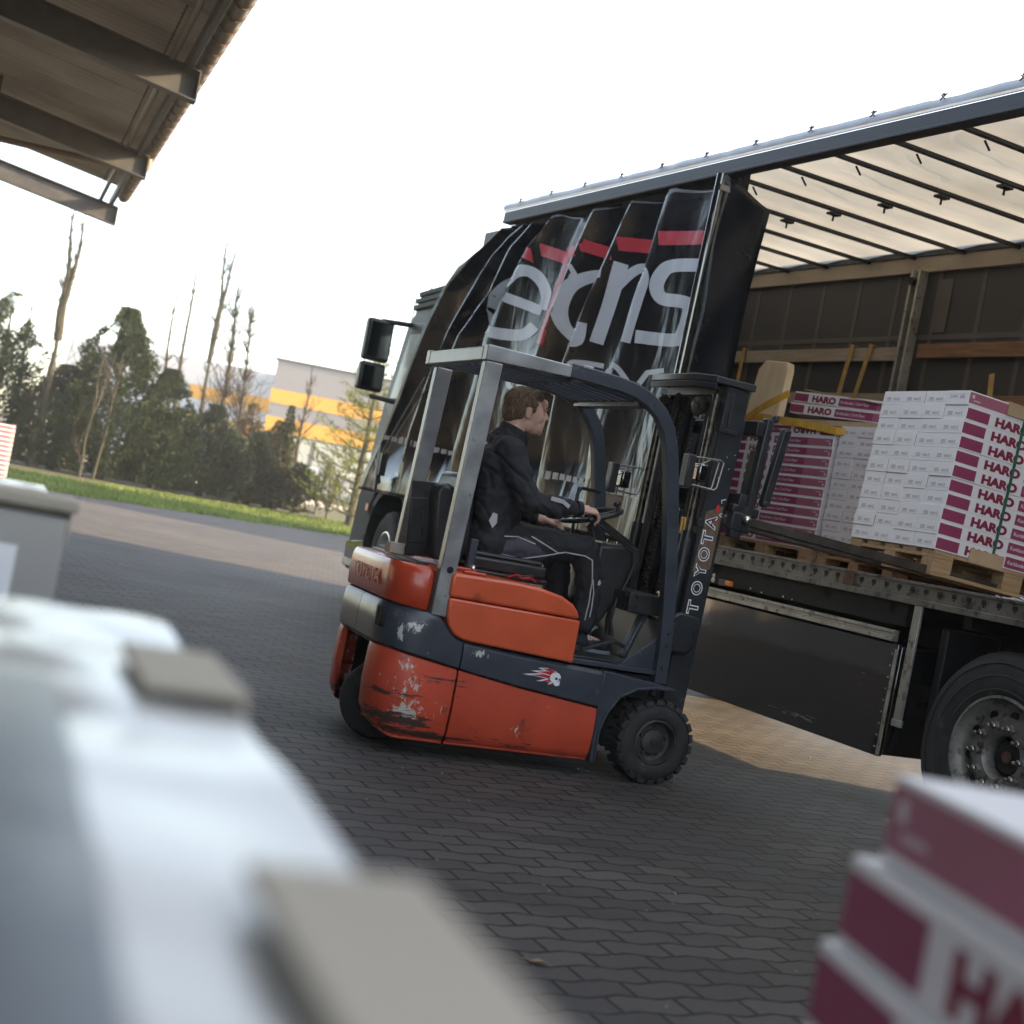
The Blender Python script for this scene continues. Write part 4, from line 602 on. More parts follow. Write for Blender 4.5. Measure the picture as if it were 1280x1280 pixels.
b=MB(); b.cyl((-9.0,.45,3.4),(-9.0,.45,3.46),.03,12); b.cyl((-9.0,.45,3.44),(-9.03,.45,3.62),.006,6); tp(b,'aerial',mBlackP,smooth=40)
b=MB(); b.box(-9.33,-9.23,.25,.35,3.05,3.32); tp(b,'sun_visor_end',mAlu,.01)
def mirror(yc,s):
    b=MB(); b.bar((-9.1,.14 if s<0 else 2.36,3.06),(-9.28,yc,3.05),.08,.05); b.bar((-9.1,.14 if s<0 else 2.36,2.2),(-9.22,yc,2.22),.08,.05)
    m_=tr; b.each('mirror_arm',mBlackP,tr,.015)
    b=MB(); b.box(-9.33,-9.20,yc-.16,yc+.14,2.60,3.06); b.box(-9.33,-9.20,yc-.16,yc+.13,2.27,2.58); h=tp(b,'mirror_housing',mBlackP,.035,seg=3,parent=m_)
    b=MB(); b.box(-9.199,-9.193,yc-.13,yc+.11,2.64,3.02); b.box(-9.199,-9.193,yc-.13,yc+.10,2.31,2.54); tp(b,'mirror_glass',mMirror,parent=m_)
mirror(-.14,-1)
# ---------------------------------------------------------------- cartons
BL,BW,BH=1.22,.198,.0845
def carton_mesh():
    b=MB(); b.box(-BL/2,BL/2,-BW/2,BW/2,0,BH)
    for f in (-1,1):
        y=f*(BW/2+.0006); g=-f
        def rect(x0,x1,z0,z1,mi,e=0):
            yy=y+f*e; X0,X1=(x0-BL/2),(x1-BL/2)
            if f>0: X0,X1=-X1,-X0
            q=[(X0,yy,z0),(X1,yy,z0),(X1,yy,z1),(X0,yy,z1)]
            b.add(q,[(0,1,2,3) if f<0 else (3,2,1,0)],mi)
        rect(.004,.168,.008,.071,1); rect(.52,.93,.008,.071,1); rect(.93,1.216,.008,.071,2)
        def tx(t,x,z,w_,h,mi,off): b.text(t,(x-BL/2)*(1 if f<0 else -1),z,w_,h,y+f*.0006,mi,off,face=f)
        tx('HARO',.350,.040,.270,.056,3,.06); tx('Korkboden | Cork Floor',.695,.037,.31,.030,0,.008); tx('HARO',1.16,.052,.05,.010,0,.02); tx('s',1.19,.03,.02,.02,0,.02)
    for s_ in (-1,1):   # small printed label on the white ends
        x=s_*(BL/2+.0006)
        for (y0,y1,z0,z1,mi) in ((-.062,-.02,.026,.05,4),(.0,.045,.028,.044,4),(.05,.062,.026,.048,4)):
            for q in range(3):
                zz=z0+(z1-z0)*q/3; yy0,yy1=(y0,y1)
                vs=[(x,yy0*s_,zz),(x,yy1*s_,zz),(x,yy1*s_,zz+(z1-z0)*.2),(x,yy0*s_,zz+(z1-z0)*.2)]
                b.add(vs,[(0,1,2,3)],mi)
        x=s_*(BL/2+.0004); b.add([(x,-BW/2+.006,.019),(x,BW/2-.006,.019),(x,BW/2-.006,.0205),(x,-BW/2+.006,.0205)],[(0,1,2,3)],4)
    me_o=b.done('flooring_carton',[mCard,mPur,mPurL,mPurT,mLblG]); 
    mo=me_o.modifiers.new('bevel','BEVEL'); mo.width=.0025; mo.segments=2; mo.limit_method='ANGLE'; mo.angle_limit=R(60)
    me=me_o.data; bpy.data.objects.remove(me_o); return me
CM=carton_mesh(); jr=random.Random(11)
def carton(M_,label,group,zs=1.0,flip=False,jit=.004,name='flooring_carton'):
    o=bpy.data.objects.new(name,CM); COL.objects.link(o)
    J=Matrix.Translation((jr.uniform(-jit,jit),jr.uniform(-jit,jit)*.5,0))@Matrix.Rotation(R(jr.uniform(-.25,.25))*jit/.004,4,'Z')
    if flip: J=J@Matrix.Translation((0,0,BH*zs))@Matrix.Rotation(PI,4,'Y')
    o.matrix_world=M_@J@Matrix.Diagonal((1,1,zs,1))
    mo=o.modifiers.new('bevel','BEVEL'); mo.width=.003; mo.segments=2; mo.limit_method='ANGLE'; mo.angle_limit=R(60)
    tag(o,label,'carton',group); return o
def pallet(M_,label,L_=1.2,W_=.8,group=None):
    p=root('pallet',label,'pallet',group=group); p.matrix_world=M_     # origin bottom centre, height .144
    b=MB()
    for q in range(5): y=-W_/2+ (W_-.12)*q/4; b.box(-L_/2,L_/2,y,y+.12,.122,.144)
    b.done('top_boards',mWood,p,.003)
    b=MB()
    for x in (-L_/2,-.0725,L_/2-.145): b.box(x,x+.145,-W_/2,W_/2,.100,.122)
    b.done('cross_boards',mWood,p,.003)
    for x in (-L_/2,-.0725,L_/2-.145):
        for y in (-W_/2,-.05,W_/2-.10):
            b=MB(); b.box(x,x+.145,y,y+.10,.022,.100); b.done('block',mWood,p,.003)
    for y in (-W_/2,-.05,W_/2-.10):
        b=MB(); b.box(-L_/2,L_/2,y,y+.10,0,.022); b.done('bottom_board',mWood,p,.003)
    return p
# carried load on the forks: forklift frame, tipped forward three degrees
TI=Matrix.Rotation(R(3.0),4,'Y')
LD=FM@Matrix.Translation((1.56,.475,1.522))@TI
for l in range(11):
    for c in range(4):
        y=-.30+.20*c
        lab='carton on the raised forks, %s layer from bottom, %s column from the camera'%(ORD[l],('nearest','second','third','farthest')[c])
        carton(LD@Matrix.Translation((.61,y,l*BH*1.005+.001)),lab,'cartons stacked on the raised forks',flip=(l==10 and c==0))
pallet(LD@Matrix.Translation((.61,0,-.146)),'wooden pallet lifted on the forks under the near carton stack')
b=MB(); 
for y,s_ in ((-.4045,-1),): b.bar((.42,y,.0),(.42,y,BH*11+.01),.004,.018,0,(1,0,0)); b.bar((.42,y,-.03),(.42,y-.0,.0),.004,.018,0,(1,0,0))
b.bar((.42,-.405,BH*11+.016),(.42,.405,BH*11+.016),.018,.003)
o=b.done('green_strapping',mGreen); o.matrix_world=LD; tag(o,'green plastic strap round the cartons on the raised forks','strap')
b=MB(); b.box(.28,.56,-.408,-.4025,BH*10.25,BH*11+.013); b.box(.28,.56,-.408,-.30,BH*11+.0095,BH*11+.0135)
o=b.done('edge_protector',mKraft); o.matrix_world=LD; tag(o,'brown card edge protector under the green strap at the top of the forked stack','edge protector')
b=MB(); b.box(.25,.50,-.412,-.4025,-.02,BH*.75)
o=b.done('edge_protector',mKraft); o.matrix_world=LD; tag(o,'brown card edge protector under the green strap at the foot of the forked stack','edge protector')
# stack with burgundy sides, further in
DK=1.275
AX=-2.99-.61; AZ=(2.325-1.42)/12/BH
for l in range(12):
    for c in range(2):
        lab='burgundy sided carton behind the mast, %s layer from bottom, %s'%(ORD[l],('front row','second row'))if False else 'burgundy sided carton behind the mast, %s layer from bottom, %s'%(ORD[l],('front row','second row')[c])
        carton(TM@Matrix.Translation((AX,1.20+.2*c,DK+.145+l*BH*AZ*1.003)),lab,'cartons in the strapped stack behind the mast',AZ*.995,flip=(l==11))
pallet(TM@Matrix.Translation((AX,1.50,DK)),'wooden pallet on the trailer floor under the burgundy sided stack')
# stack with white ends, between the two
BZ=(2.33-1.42)/12/BH*1.03
for l in range(12):
    for c in range(3):
        lab='white ended carton in the middle stack, %s layer from bottom, %s column from left'%(ORD[l],ORD[c])
        carton(TM@Matrix.Translation((-2.86+.2*c,1.12+.61,DK+.145+l*BH*BZ*.985))@Matrix.Rotation(PI/2,4,'Z'),lab,'white ended cartons between the two near stacks',BZ*.975,jit=.006)
pallet(TM@Matrix.Translation((-2.56,1.73,DK))@Matrix.Rotation(PI/2,4,'Z'),'wooden pallet on the trailer floor under the white ended stack')
# loose cartons, timber, straps on top
zt=DK+.145+12*BH*AZ*1.003
for q,(dx,dz,rr) in enumerate(((.0,.03,4.0),(.03,.112,4.5))):
    o=carton(TM@Matrix.Translation((AX+.50+dx,1.32,zt+.055+dz))@Matrix.Rotation(R(rr-1),4,'Y')@Matrix.Rotation(R(2),4,'Z'),('lower loose carton lying tilted on top of the burgundy sided stack','upper loose carton lying tilted on top of the burgundy sided stack')[q],'loose cartons on the burgundy sided stack',.95)
b=MB(); b.add([(-.62,-.12,0),(.66,-.16,-.02),(.68,.14,-.02),(-.60,.12,0),(-.62,-.12,.006),(.66,-.16,-.014),(.68,.14,-.014),(-.6,.12,.006)],[(0,3,2,1),(4,5,6,7),(0,1,5,4),(1,2,6,5),(2,3,7,6),(3,0,4,7)])
o=b.done('cardboard_sheet',mKraft); o.matrix_world=TM@Matrix.Translation((AX+.60,1.36,zt+.245))@Matrix.Rotation(R(5.5),4,'Y'); tag(o,'thin cardboard sheet lying over the loose cartons, its end sticking out','cardboard sheet')
b=MB(); b.prism([(-.6,.0),(.55,.0),(.6,.035),(-.6,.05)],-.10,.10); o=b.done('cardboard_wedge',mKraft,bevel=.004); o.matrix_world=TM@Matrix.Translation((AX+.45,1.33,zt+.028)); tag(o,'folded brown cardboard wedged beneath the loose cartons','cardboard sheet')
b=MB(); b.prism([(-.20,0),(-.19,.46),(-.12,.53),(.17,.50),(.19,.44),(.22,0)],-.035,.035); b2=b.done('timber_plank',mWoodP,bevel=.008,fix=True); b2.matrix_world=TM@Matrix.Translation((-3.97,1.16,zt+.005))@Matrix.Rotation(R(-7),4,'X')@Matrix.Rotation(R(-2),4,'Y'); tag(b2,'pale broad timber board standing on edge on the burgundy sided stack','timber board')
b=MB(); P=[(-4.25,1.06,zt+.02),(-3.9,1.06,zt+.05),(-3.4,1.08,zt+.015),(-2.97,1.09,zt-.03),(-2.7,1.3,zt-.02)]
for p,q in zip(P,P[1:]): b.bar(p,q,.004,.052,0,(0,0,1)) if False else b.bar(p,q,.01,.055)
P=[(-4.05,1.05,zt+.02),(-3.85,1.02,zt+.10),(-3.68,1.02,zt+.17),(-3.55,1.05,zt+.235)]
for p,q in zip(P,P[1:]): b.bar(p,q,.01,.055)
o=b.done('lashing_strap',mYel,bevel=.002); o.matrix_world=TM; tag(o,'bright yellow lashing strap over the burgundy sided stack and round the timber board','lashing strap')
b=MB()
for k in range(7):
    a=k*.9; b.ell((-4.35+.07*k-.1,1.3+.03*math.sin(a),zt+.13+.035*math.sin(a*1.7)),(.10,.06,.045),rot=Euler((.3*k,.5*k,.4*k)),n=12)
for k in range(4): b.bar((-4.6+.12*k,1.22,zt+.1),(-4.45+.13*k,1.2,zt+.18-.03*k),.02,.05)
o=b.done('strap_bundle',mYelD,smooth=50); o.matrix_world=TM; tag(o,'bundle of dirty yellow lashing straps heaped beside the timber board','lashing straps')
b=MB(); b.box(-4.7,-4.2,1.15,1.6,zt,zt+.09); o=b.done('folded_cardboard',mKraft,bevel=.006); o.matrix_world=TM; tag(o,'folded brown cardboard under the heap of lashing straps','cardboard sheet')
for k,(xt,xq) in enumerate(((-4.52,-4.62),(-4.28,-4.42),(-6.1,-6.1))):
    b=MB(); b.bar((xt,2.36,3.26),(xq,2.34,2.45),.006,.05,0,(1,0,0)); b.bar((xt,2.37,3.25),(xt,2.40,3.25),.05,.006); b.bar((xq,2.34,2.45),(xq-.03,2.3,1.6),.006,.05,0,(1,0,0))
    o=b.done('hanging_strap',mYelD); o.matrix_world=TM; tag(o,('left strap of the yellow pair hanging over the pale slat near the post','right strap of the yellow pair hanging over the pale slat near the post','yellow lashing strap hanging near the open curtain edge')[k],'lashing strap','lashing straps hanging over the far slats')
b=MB(); b.bar((-2.85,2.36,3.0),(-2.72,2.3,2.35),.006,.05,0,(1,0,0)); o=b.done('hanging_strap',mYelD); o.matrix_world=TM; tag(o,'yellow lashing strap hanging behind the cartons on the forks','lashing strap','lashing straps hanging over the far slats')
b=MB()
for k in range(5):
    b.tube([(-.28+.05*k,.10,DK+.02+.01*k),(-.2+.05*k,.06,DK+.045),(-.12+.05*k,.09,DK+.02)],.007,6)
o=b.done('rope_coil',mTape,smooth=50); o.matrix_world=TM; tag(o,'small grey rope coil lying on the trailer floor edge','rope')
# ---------------------------------------------------------------- forklift
fk=root('forklift','scuffed orange and slate three wheel forklift with raised forks beside the open trailer','forklift'); fk.matrix_world=FM
def fp(b,name,m,bevel=0,smooth=None,parent=None,**k): return b.done(name,m,parent or fk,bevel,smooth,**k)
W=.96; XR=-1.60
def lin(t): 
    def f(x):
        if x<=t[0][0]: return t[0][1]
        for (a,za),(c,zc) in zip(t,t[1:]):
            if a<=x<=c: return za+(zc-za)*(x-a)/(c-a)
        return t[-1][1]
    return f
def path(xf,ystop,r=.20,xr=XR,mirror=False,x0=None):
    P=[]; n=14; xs=xf
    m_=int((xf-(xr+r))/.06)+1
    for i in range(m_): P.append((xf+(xr+r-xf)*i/m_,0,0,-1))
    for i in range(n+1):
        a=PI/2*i/n; y=r-r*math.cos(a)
        if y>ystop: break
        P.append((xr+r-r*math.sin(a),y,-math.sin(a),-math.cos(a)))
    if ystop>r: 
        for q in range(1,5): P.append((xr,r+(ystop-r)*q/4,-1,0))
    if mirror: P=[(x,W-y,nx,-ny) for x,y,nx,ny in P]
    return P
def skirt(P,zlo,zhi,prof,mi=0,th=.035,b=None):
    b=b or MB(); n=len(P); m=len(prof); vs=[];fs=[]
    for (x,y,nx,ny) in P:
        a,c=zlo(x),zhi(x)
        for (t,o) in prof: vs.append((x+nx*o,y+ny*o,a+(c-a)*t))
        for (t,o) in (prof[-1],prof[0]): vs.append((x-nx*th,y-ny*th,a+(c-a)*t))
    M_=m+2
    for i in range(n-1):
        for k in range(M_): k2=(k+1)%M_; fs.append((i*M_+k,(i+1)*M_+k,(i+1)*M_+k2,i*M_+k2))
    fs.append(tuple(range(M_))); fs.append(tuple(range((n-1)*M_+M_-1,(n-1)*M_-1,-1)))
    b.add(vs,fs,mi); return b
bl=lin([(-1.8,.532),(-1.55,.512),(-1.195,.461),(-.85,.414),(-.385,.366)])
bu=lin([(-1.8,.748),(-1.387,.716),(-1.31,.705),(-1.29,.655),(-1.24,.622),(-1.182,.604),(-.887,.582),(-.593,.568),(-.29,.556),(-.004,.524)])
zb=lin([(-1.61,.15),(-1.56,.11),(-1.48,.083),(-1.2,.082),(-.37,.09)])
lp=[(0,-.05),(.06,-.022),(.16,-.006),(.5,.004),(.92,.0),(1,-.006)]
for mir in (False,True):
    nm=lambda s:s
    fp(skirt(path(-1.199,.235,mirror=mir),zb,lambda x:bl(x)-.004,lp),'rear_body_panel',mRedLow,.004,smooth=50,fix=True)
    P=[(-.40-.04*i,0,0,-1) for i in range(20)]; P=[p for p in P if p[0]>-1.19]+[(-1.189,0,0,-1)]
    if mir: P=[(x,W-y,nx,-ny) for x,y,nx,ny in P]
    fp(skirt(P,zb,lambda x:bl(x)-.004,lp),'side_body_panel',mRedLow,.004,smooth=50,fix=True)
bp_=[(0,-.012),(.05,.006),(.5,.010),(.9,.004),(1,-.012)]
fp(skirt(path(-1.197,W/2),bl,lambda x:bu(x)-.003,bp_),'chassis_band',mDark,.003,smooth=50,fix=True)
fp(skirt(path(-1.197,W/2,mirror=True),bl,lambda x:bu(x)-.003,bp_),'chassis_band',mDark,.003,smooth=50,fix=True)
P=[(-.40-.04*i,0,0,-1) for i in range(20)]; P=[p for p in P if p[0]>-1.19]+[(-1.191,0,0,-1)]
fp(skirt(P,bl,lambda x:bu(x)-.003,bp_),'chassis_band',mDark,.003,smooth=50,fix=True)
P=[(x,W-y,nx,-ny) for x,y,nx,ny in P]; fp(skirt(P,bl,lambda x:bu(x)-.003,bp_),'chassis_band',mDark,.003,smooth=50,fix=True)
# rear pocket with grip, and red filler below it
b=MB(); b.box(XR-.004,XR+.05,.10,.24,.60,.70,0); fp(b,'rear_light_recess',mChassis,.01)
b=MB(); b.box(XR-.012,XR-.004,.16,.18,.60,.70,0); fp(b,'recess_bar',mDark,.003)
b=MB(); b.box(XR+.01,XR+.03,.20,.76,.532,.575); fp(b,'rear_filler_panel',mRedLow,.006)
b=MB(); b.box(XR+.012,XR+.04,.235,.25,.16,.53); b.box(XR+.012,XR+.04,.71,.725,.16,.53); b.box(XR+.04,-.45,.045,.915,.13,.45); 
b.v=[]; b.f=[]; b.m=[]
b.box(-1.22,-.45,.045,.915,.12,.45); b.box(-1.45,-1.22,.05,.16,.2,.5); b.box(-1.45,-1.22,.80,.91,.2,.5); b.box(-1.40,-.1,.06,.90,.44,.56); b.box(-1.57,-1.40,.24,.72,.50,.56)
fp(b,'underframe',mChassis)
# fenders over the front wheels
fen=[(-.405,.364),(-.395,.09),(-.372,.085),(-.372,.25),(-.347,.345),(-.29,.432),(-.20,.485),(-.10,.502),(.012,.505),(.015,.522),(-.10,.536),(-.29,.553),(-.405,.562)]
for y0,y1 in ((-.008,.05),(W-.05,W+.008)):
    b=MB(); b.prism(fen,y0,y1); fp(b,'fender',mDark,.004,fix=True)
b=MB()
for y0,y1 in ((-.02,.17),(W-.17,W+.02)):
    L_=[(-.372,.10),(-.377,.25),(-.352,.35),(-.295,.44),(-.20,.494),(-.10,.512),(.02,.516)]
    for (xa,za),(xc,zc) in zip(L_,L_[1:]): b.bar((xa,(y0+y1)/2,za),(xc,(y0+y1)/2,zc),y1-y0,.010,0,(0,.01,1) if abs(xc-xa)>abs(zc-za) else (1,0,0))
fp(b,'fender_lip',mDark,.002)
# counterweight
def rrect(x0,x1,y0,y1,r,n=8,rf=.03):
    P=[]
    for (cx,cy,a0,rr) in ((x0+r,y0+r,PI,r),(x1-rf,y0+rf,1.5*PI,rf),(x1-rf,y1-rf,0,rf),(x0+r,y1-r,.5*PI,r)):
        for i in range(n+1): a=a0+PI/2*i/n; P.append((cx+rr*math.cos(a),cy+rr*math.sin(a)))
    return P
P=rrect(XR+.005,-1.405,.002,W-.002,.165)
vs=[];fs=[];rows=[(.738,-.010),(.75,.0),(.83,.006),(.895,.0),(.918,-.012),(.932,-.035)]
cx=-1.5
for z,o in rows:
    for i,(x,y) in enumerate(P):
        v=Vector((x-cx,y-W/2)); n_=v.normalized(); q=v+n_*o; vs.append((cx+q.x,W/2+q.y,z-.02*((x+1.6)/.2) if z<.78 else z))
n_=len(P)
for k in range(len(rows)-1):
    for i in range(n_): fs.append((k*n_+i,k*n_+(i+1)%n_,(k+1)*n_+(i+1)%n_,(k+1)*n_+i))
fs.append(tuple(range((len(rows)-1)*n_,len(rows)*n_))); fs.append(tuple(range(n_-1,-1,-1)))
b=MB(); b.add(vs,fs); cw=fp(b,'counterweight',mCW,smooth=40,fix=True)
b=MB(); b.T=Matrix.Translation((XR,.30,0))@Matrix.Rotation(-PI/2,4,'Z')@Matrix.Translation((0,0,0)); b.text('TOYOTA',-.18,.83,.46,.075,-.007,0,.01); e=fp(b,'embossed_letters',mCW,parent=cw); so=e.modifiers.new('s','SOLIDIFY'); so.thickness=.004
b=MB(); b.box(-1.58,-1.50,.14,.30,.931,.936); fp(b,'lifting_eye_recess',mChassis,.002,parent=cw)
b=MB(); b.box(-1.48,-1.42,.10,.86,.930,.945); fp(b,'counterweight_top_plate',mBlackP,.004)
# battery cover
b=MB(); b.prism([(-1.318,.803),(-1.312,.715),(-1.296,.668),(-1.262,.630),(-1.215,.610),(-1.15,.604),(-.597,.577),(-.600,.795)],-.020,W+.02); fp(b,'battery_door',mOrange,.010,fix=True)
b=MB(); b.prism([(-1.318,.808),(-1.322,.918),(-1.30,.928),(-1.0,.932),(-.85,.925),(-.72,.902),(-.65,.870),(-.618,.838),(-.602,.800)],-.014,W+.014); hd=fp(b,'battery_hood',mOrange,.016,seg=3,fix=True)
b=MB(); b.box(-1.26,-1.14,-.0,.04,.93,.947); b.box(-1.24,-1.12,.2,.3,.93,.95); fp(b,'hood_latch',mCW,.006,parent=hd)
# skull sticker with red flames
b=MB()
cx,cz=-.675,.487
def disc(b,x,z,rx,rz,mi,y): 
    n=14; b.add([(x+rx*math.cos(2*PI*i/n),y,z+rz*math.sin(2*PI*i/n)) for i in range(n)],[tuple(range(n))],mi)
for k,(dx,dz,l,a) in enumerate(((-.04,.02,.12,8),(-.045,.0,.15,0),(-.03,-.02,.10,-12),(-.05,.035,.09,22),(-.02,-.03,.06,-25))):
    for s_,mi,y in ((1.25,0,-.0112),(1,1,-.0118)):
        c_,sn=math.cos(R(180-a)),math.sin(R(180-a)); w_=.009*s_
        p=(cx+dx+.05,cz+dz*.7); q=(p[0]+c_*l*s_,p[1]+sn*l*.5); m_=((p[0]+q[0])/2,(p[1]+q[1])/2+.006)
        b.add([(p[0],y,p[1]-w_),(m_[0],y,m_[1]-w_*.8),(q[0],y,q[1]),(m_[0],y,m_[1]+w_*.8),(p[0],y,p[1]+w_)],[(0,4,3,2,1)],mi)
for (x,z,rx,rz,mi,y) in ((cx,cz+.004,.030,.028,0,-.0122),(cx+.012,cz-.022,.017,.015,0,-.0124),(cx+.006,cz+.0,.008,.007,2,-.0128),(cx+.024,cz-.002,.005,.006,2,-.0128),(cx+.018,cz-.012,.003,.004,2,-.0128)): disc(b,x,z,rx,rz,mi,y)
fp(b,'flaming_skull_sticker',[mWhiteP,mRedT,mDark])
# wheels
def lug_wheel(x,y,R_,w_,name='front_wheel'):
    h=root(name,None,None); h.parent=fk; h.location=(x,y,R_)
    b=MB(); rr=R_
    b.lathe([(.118,.022),(.125,.006),(.15,.0),(.18,.004),(.198,.014),(rr-.020,.026),(rr-.014,.05),(rr-.014,w_-.05),(rr-.02,w_-.026),(.18,w_-.004),(.13,w_),(.118,w_-.02)],64)
    N=22
    for i in range(N):
        for s_ in (0,1):
            a=2*PI*(i+.5*s_)/N; T0=b.T; b.T=Matrix.Translation((0,w_/2,0))@Matrix.Rotation(a,4,'Y')
            s2=-1 if s_==0 else 1
            b.T=b.T@Matrix.Rotation(s2*R(12),4,'Z')
            y0,y1=(-w_/2+.004,-.006) if s_==0 else (.006,w_/2-.004)
            hw=.0235
            vs=[(-hw,y0,rr-.032),(hw,y0,rr-.032),(hw,y1,rr-.022),(-hw,y1,rr-.022),(-hw*.85,y0+(.006 if s_==0 else 0),rr-.006),(hw*.85,y0+(.006 if s_==0 else 0),rr-.006),(hw*.85,y1,rr),(-hw*.85,y1,rr)]
            b.add(vs,[(0,3,2,1),(4,5,6,7),(0,1,5,4),(1,2,6,5),(2,3,7,6),(3,0,4,7)]); b.T=T0
    b.done('tyre',mRub,h,.003,fix=False)
    b=MB(); b.lathe([(.119,.03),(.122,.010),(.112,.006),(.106,.02),(.10,.05),(.085,.056),(.07,.052),(.062,.04),(.045,.036),(.03,.03),(0,.028)],48)
    b.done('rim',mRim,h,smooth=40,fix=True)
    b=MB()
    for i in range(5): a=2*PI*i/5+.3; b.cyl((.075*math.cos(a),.056,.075*math.sin(a)),(.075*math.cos(a),.036,.075*math.sin(a)),.009,6)
    b.cyl((0,.04,0),(0,.018,0),.016,14); b.done('wheel_nuts',mRim,h,.001)
    return h
w1=lug_wheel(-.03,-.012,.2285,.165)
c=copy_tree(w1,fk); c.location=(-.03,W+.012,.2285); c.rotation_euler=(0,0,PI)
b=MB(); b.cyl((-.03,.15,.2285),(-.03,.81,.2285),.06,14); b.box(-.16,.10,.17,.79,.12,.42); fp(b,'front_axle',mChassis,.01)
rw=root('rear_wheel',None,None); rw.parent=fk; rw.location=(-1.405,.46,.2); rw.rotation_euler=(0,0,R(-24))
for yy in (-.14,.03):
    b=MB(); b.lathe([(.09,.01),(.12,.0),(.175,.006),(.194,.022),(.2,.04),(.2,.085),(.194,.10),(.175,.118),(.12,.125),(.09,.115)],56,y=yy); b.done('tyre',mRub,rw,smooth=40,fix=True)
    b=MB(); b.lathe([(.092,.02),(.08,.03),(.05,.035),(0,.03)],30,y=yy); b.done('rim',mRim,rw,smooth=40,fix=True)
b=MB(); b.cyl((-1.40,.46,.2),(-1.40,.46,.5),.08,14); fp(b,'steering_post',mChassis)
# guard: rear pillars, crossbar, side rails
for (y0,y1,xa,xt) in ((.004,.064,-1.348,-1.312),(W-.085,W-.025,-1.300,-1.262)):
    b=MB()
    zb_=.705 if y0<.5 else .93
    b.add([(xa-.042,y0,zb_),(xa+.042,y0,zb_),(xa+.042,y1,zb_),(xa-.042,y1,zb_),(xt-.046,y0,1.972),(xt+.046,y0,1.972),(xt+.046,y1,1.972),(xt-.046,y1,1.972)],[(0,3,2,1),(4,5,6,7),(0,1,5,4),(1,2,6,5),(2,3,7,6),(3,0,4,7)])
    pl=fp(b,'rear_pillar',mSteelP,.006)
    b=MB(); b.cyl((-1.335,y0-.0015,.935),(-1.335,y0+.001,.935),.017,18); fp(b,'pillar_hole',mChassis,parent=pl)
b=MB(); b.box(-1.362,-1.30,.066,W-.087,1.974,2.045)
fp(b,'rear_crossbar',mSteelP,.006)
for y0,y1 in ((.004,.064),(W-.085,W-.025)):
    b=MB(); b.prism([(-1.362,1.974),(-1.362,2.052),(-.90,2.045),(-.90,1.985)],y0,y1); fp(b,'roof_side_rail',mSteelP,.005,fix=True)
b=MB()
for k in range(4): b.cyl((-1.33,.2+.18*k,2.045),(-1.33,.2+.18*k,2.056),.010,6)
fp(b,'roof_bolts',mBlackP)
leg=[(-.90,2.022),(-.80,2.020),(-.62,2.012),(-.52,1.998),(-.43,1.965),(-.355,1.915),(-.295,1.84),(-.262,1.76),(-.235,1.66),(-.19,1.46),(-.15,1.26),(-.115,1.06),(-.088,.88),(-.072,.72),(-.066,.60),(-.066,.535)]
def legmb(y):
    b=MB(); hw=.036; vs=[];fs=[]
    for i,(x,z) in enumerate(leg):
        a=Vector(leg[max(i-1,0)]);c_=Vector(leg[min(i+1,len(leg)-1)]); d_=(c_-a).normalized(); n2=Vector((-d_.y,d_.x))*hw
        for (s_,yy) in ((1,y),(1,y+.058),(-1,y+.058),(-1,y)): vs.append((x+n2.x*s_,yy,z+n2.y*s_))
    for i in range(len(leg)-1):
        for k in range(4): fs.append((i*4+k,i*4+(k+1)%4,(i+1)*4+(k+1)%4,(i+1)*4+k))
    fs+= [(3,2,1,0),tuple(range((len(leg)-1)*4,len(leg)*4))]; b.add(vs,fs); return b
for y in (.006,W-.085):
    lg=fp(legmb(y),'front_leg',mDark,.005,fix=True)
    b=MB()
    for z in (.62,.74,.80): 
        b.cyl((-.07,y-.006,z),(-.07,y+.001,z),.009,10)
    for (x,z) in ((-.235,1.745),(-.40,1.945)): b.cyl((x,y-.004,z),(x,y+.001,z),.006,8)
    fp(b,'leg_bolts',mGrease,parent=lg)
b=MB(); b.box(-.845,-.785,-.0,W-.02,2.045,2.062); b.box(-.845,-.785,.066,W-.087,1.985,2.045); fp(b,'roof_crossbar',mSteelP,.004)
b=MB(); b.box(-.47,-.405,.066,W-.087,1.925,1.965); fp(b,'front_crossbar',mDark,.004)
for k in range(8):
    y=.13+.095*k
    b=MB(); b.bar((-1.30,y,1.985),(-.84,y,1.985),.022,.030) ; b.bar((-.79,y,2.0),(-.44,y,1.962),.022,.030); fp(b,'roof_slat',mDark,.003)
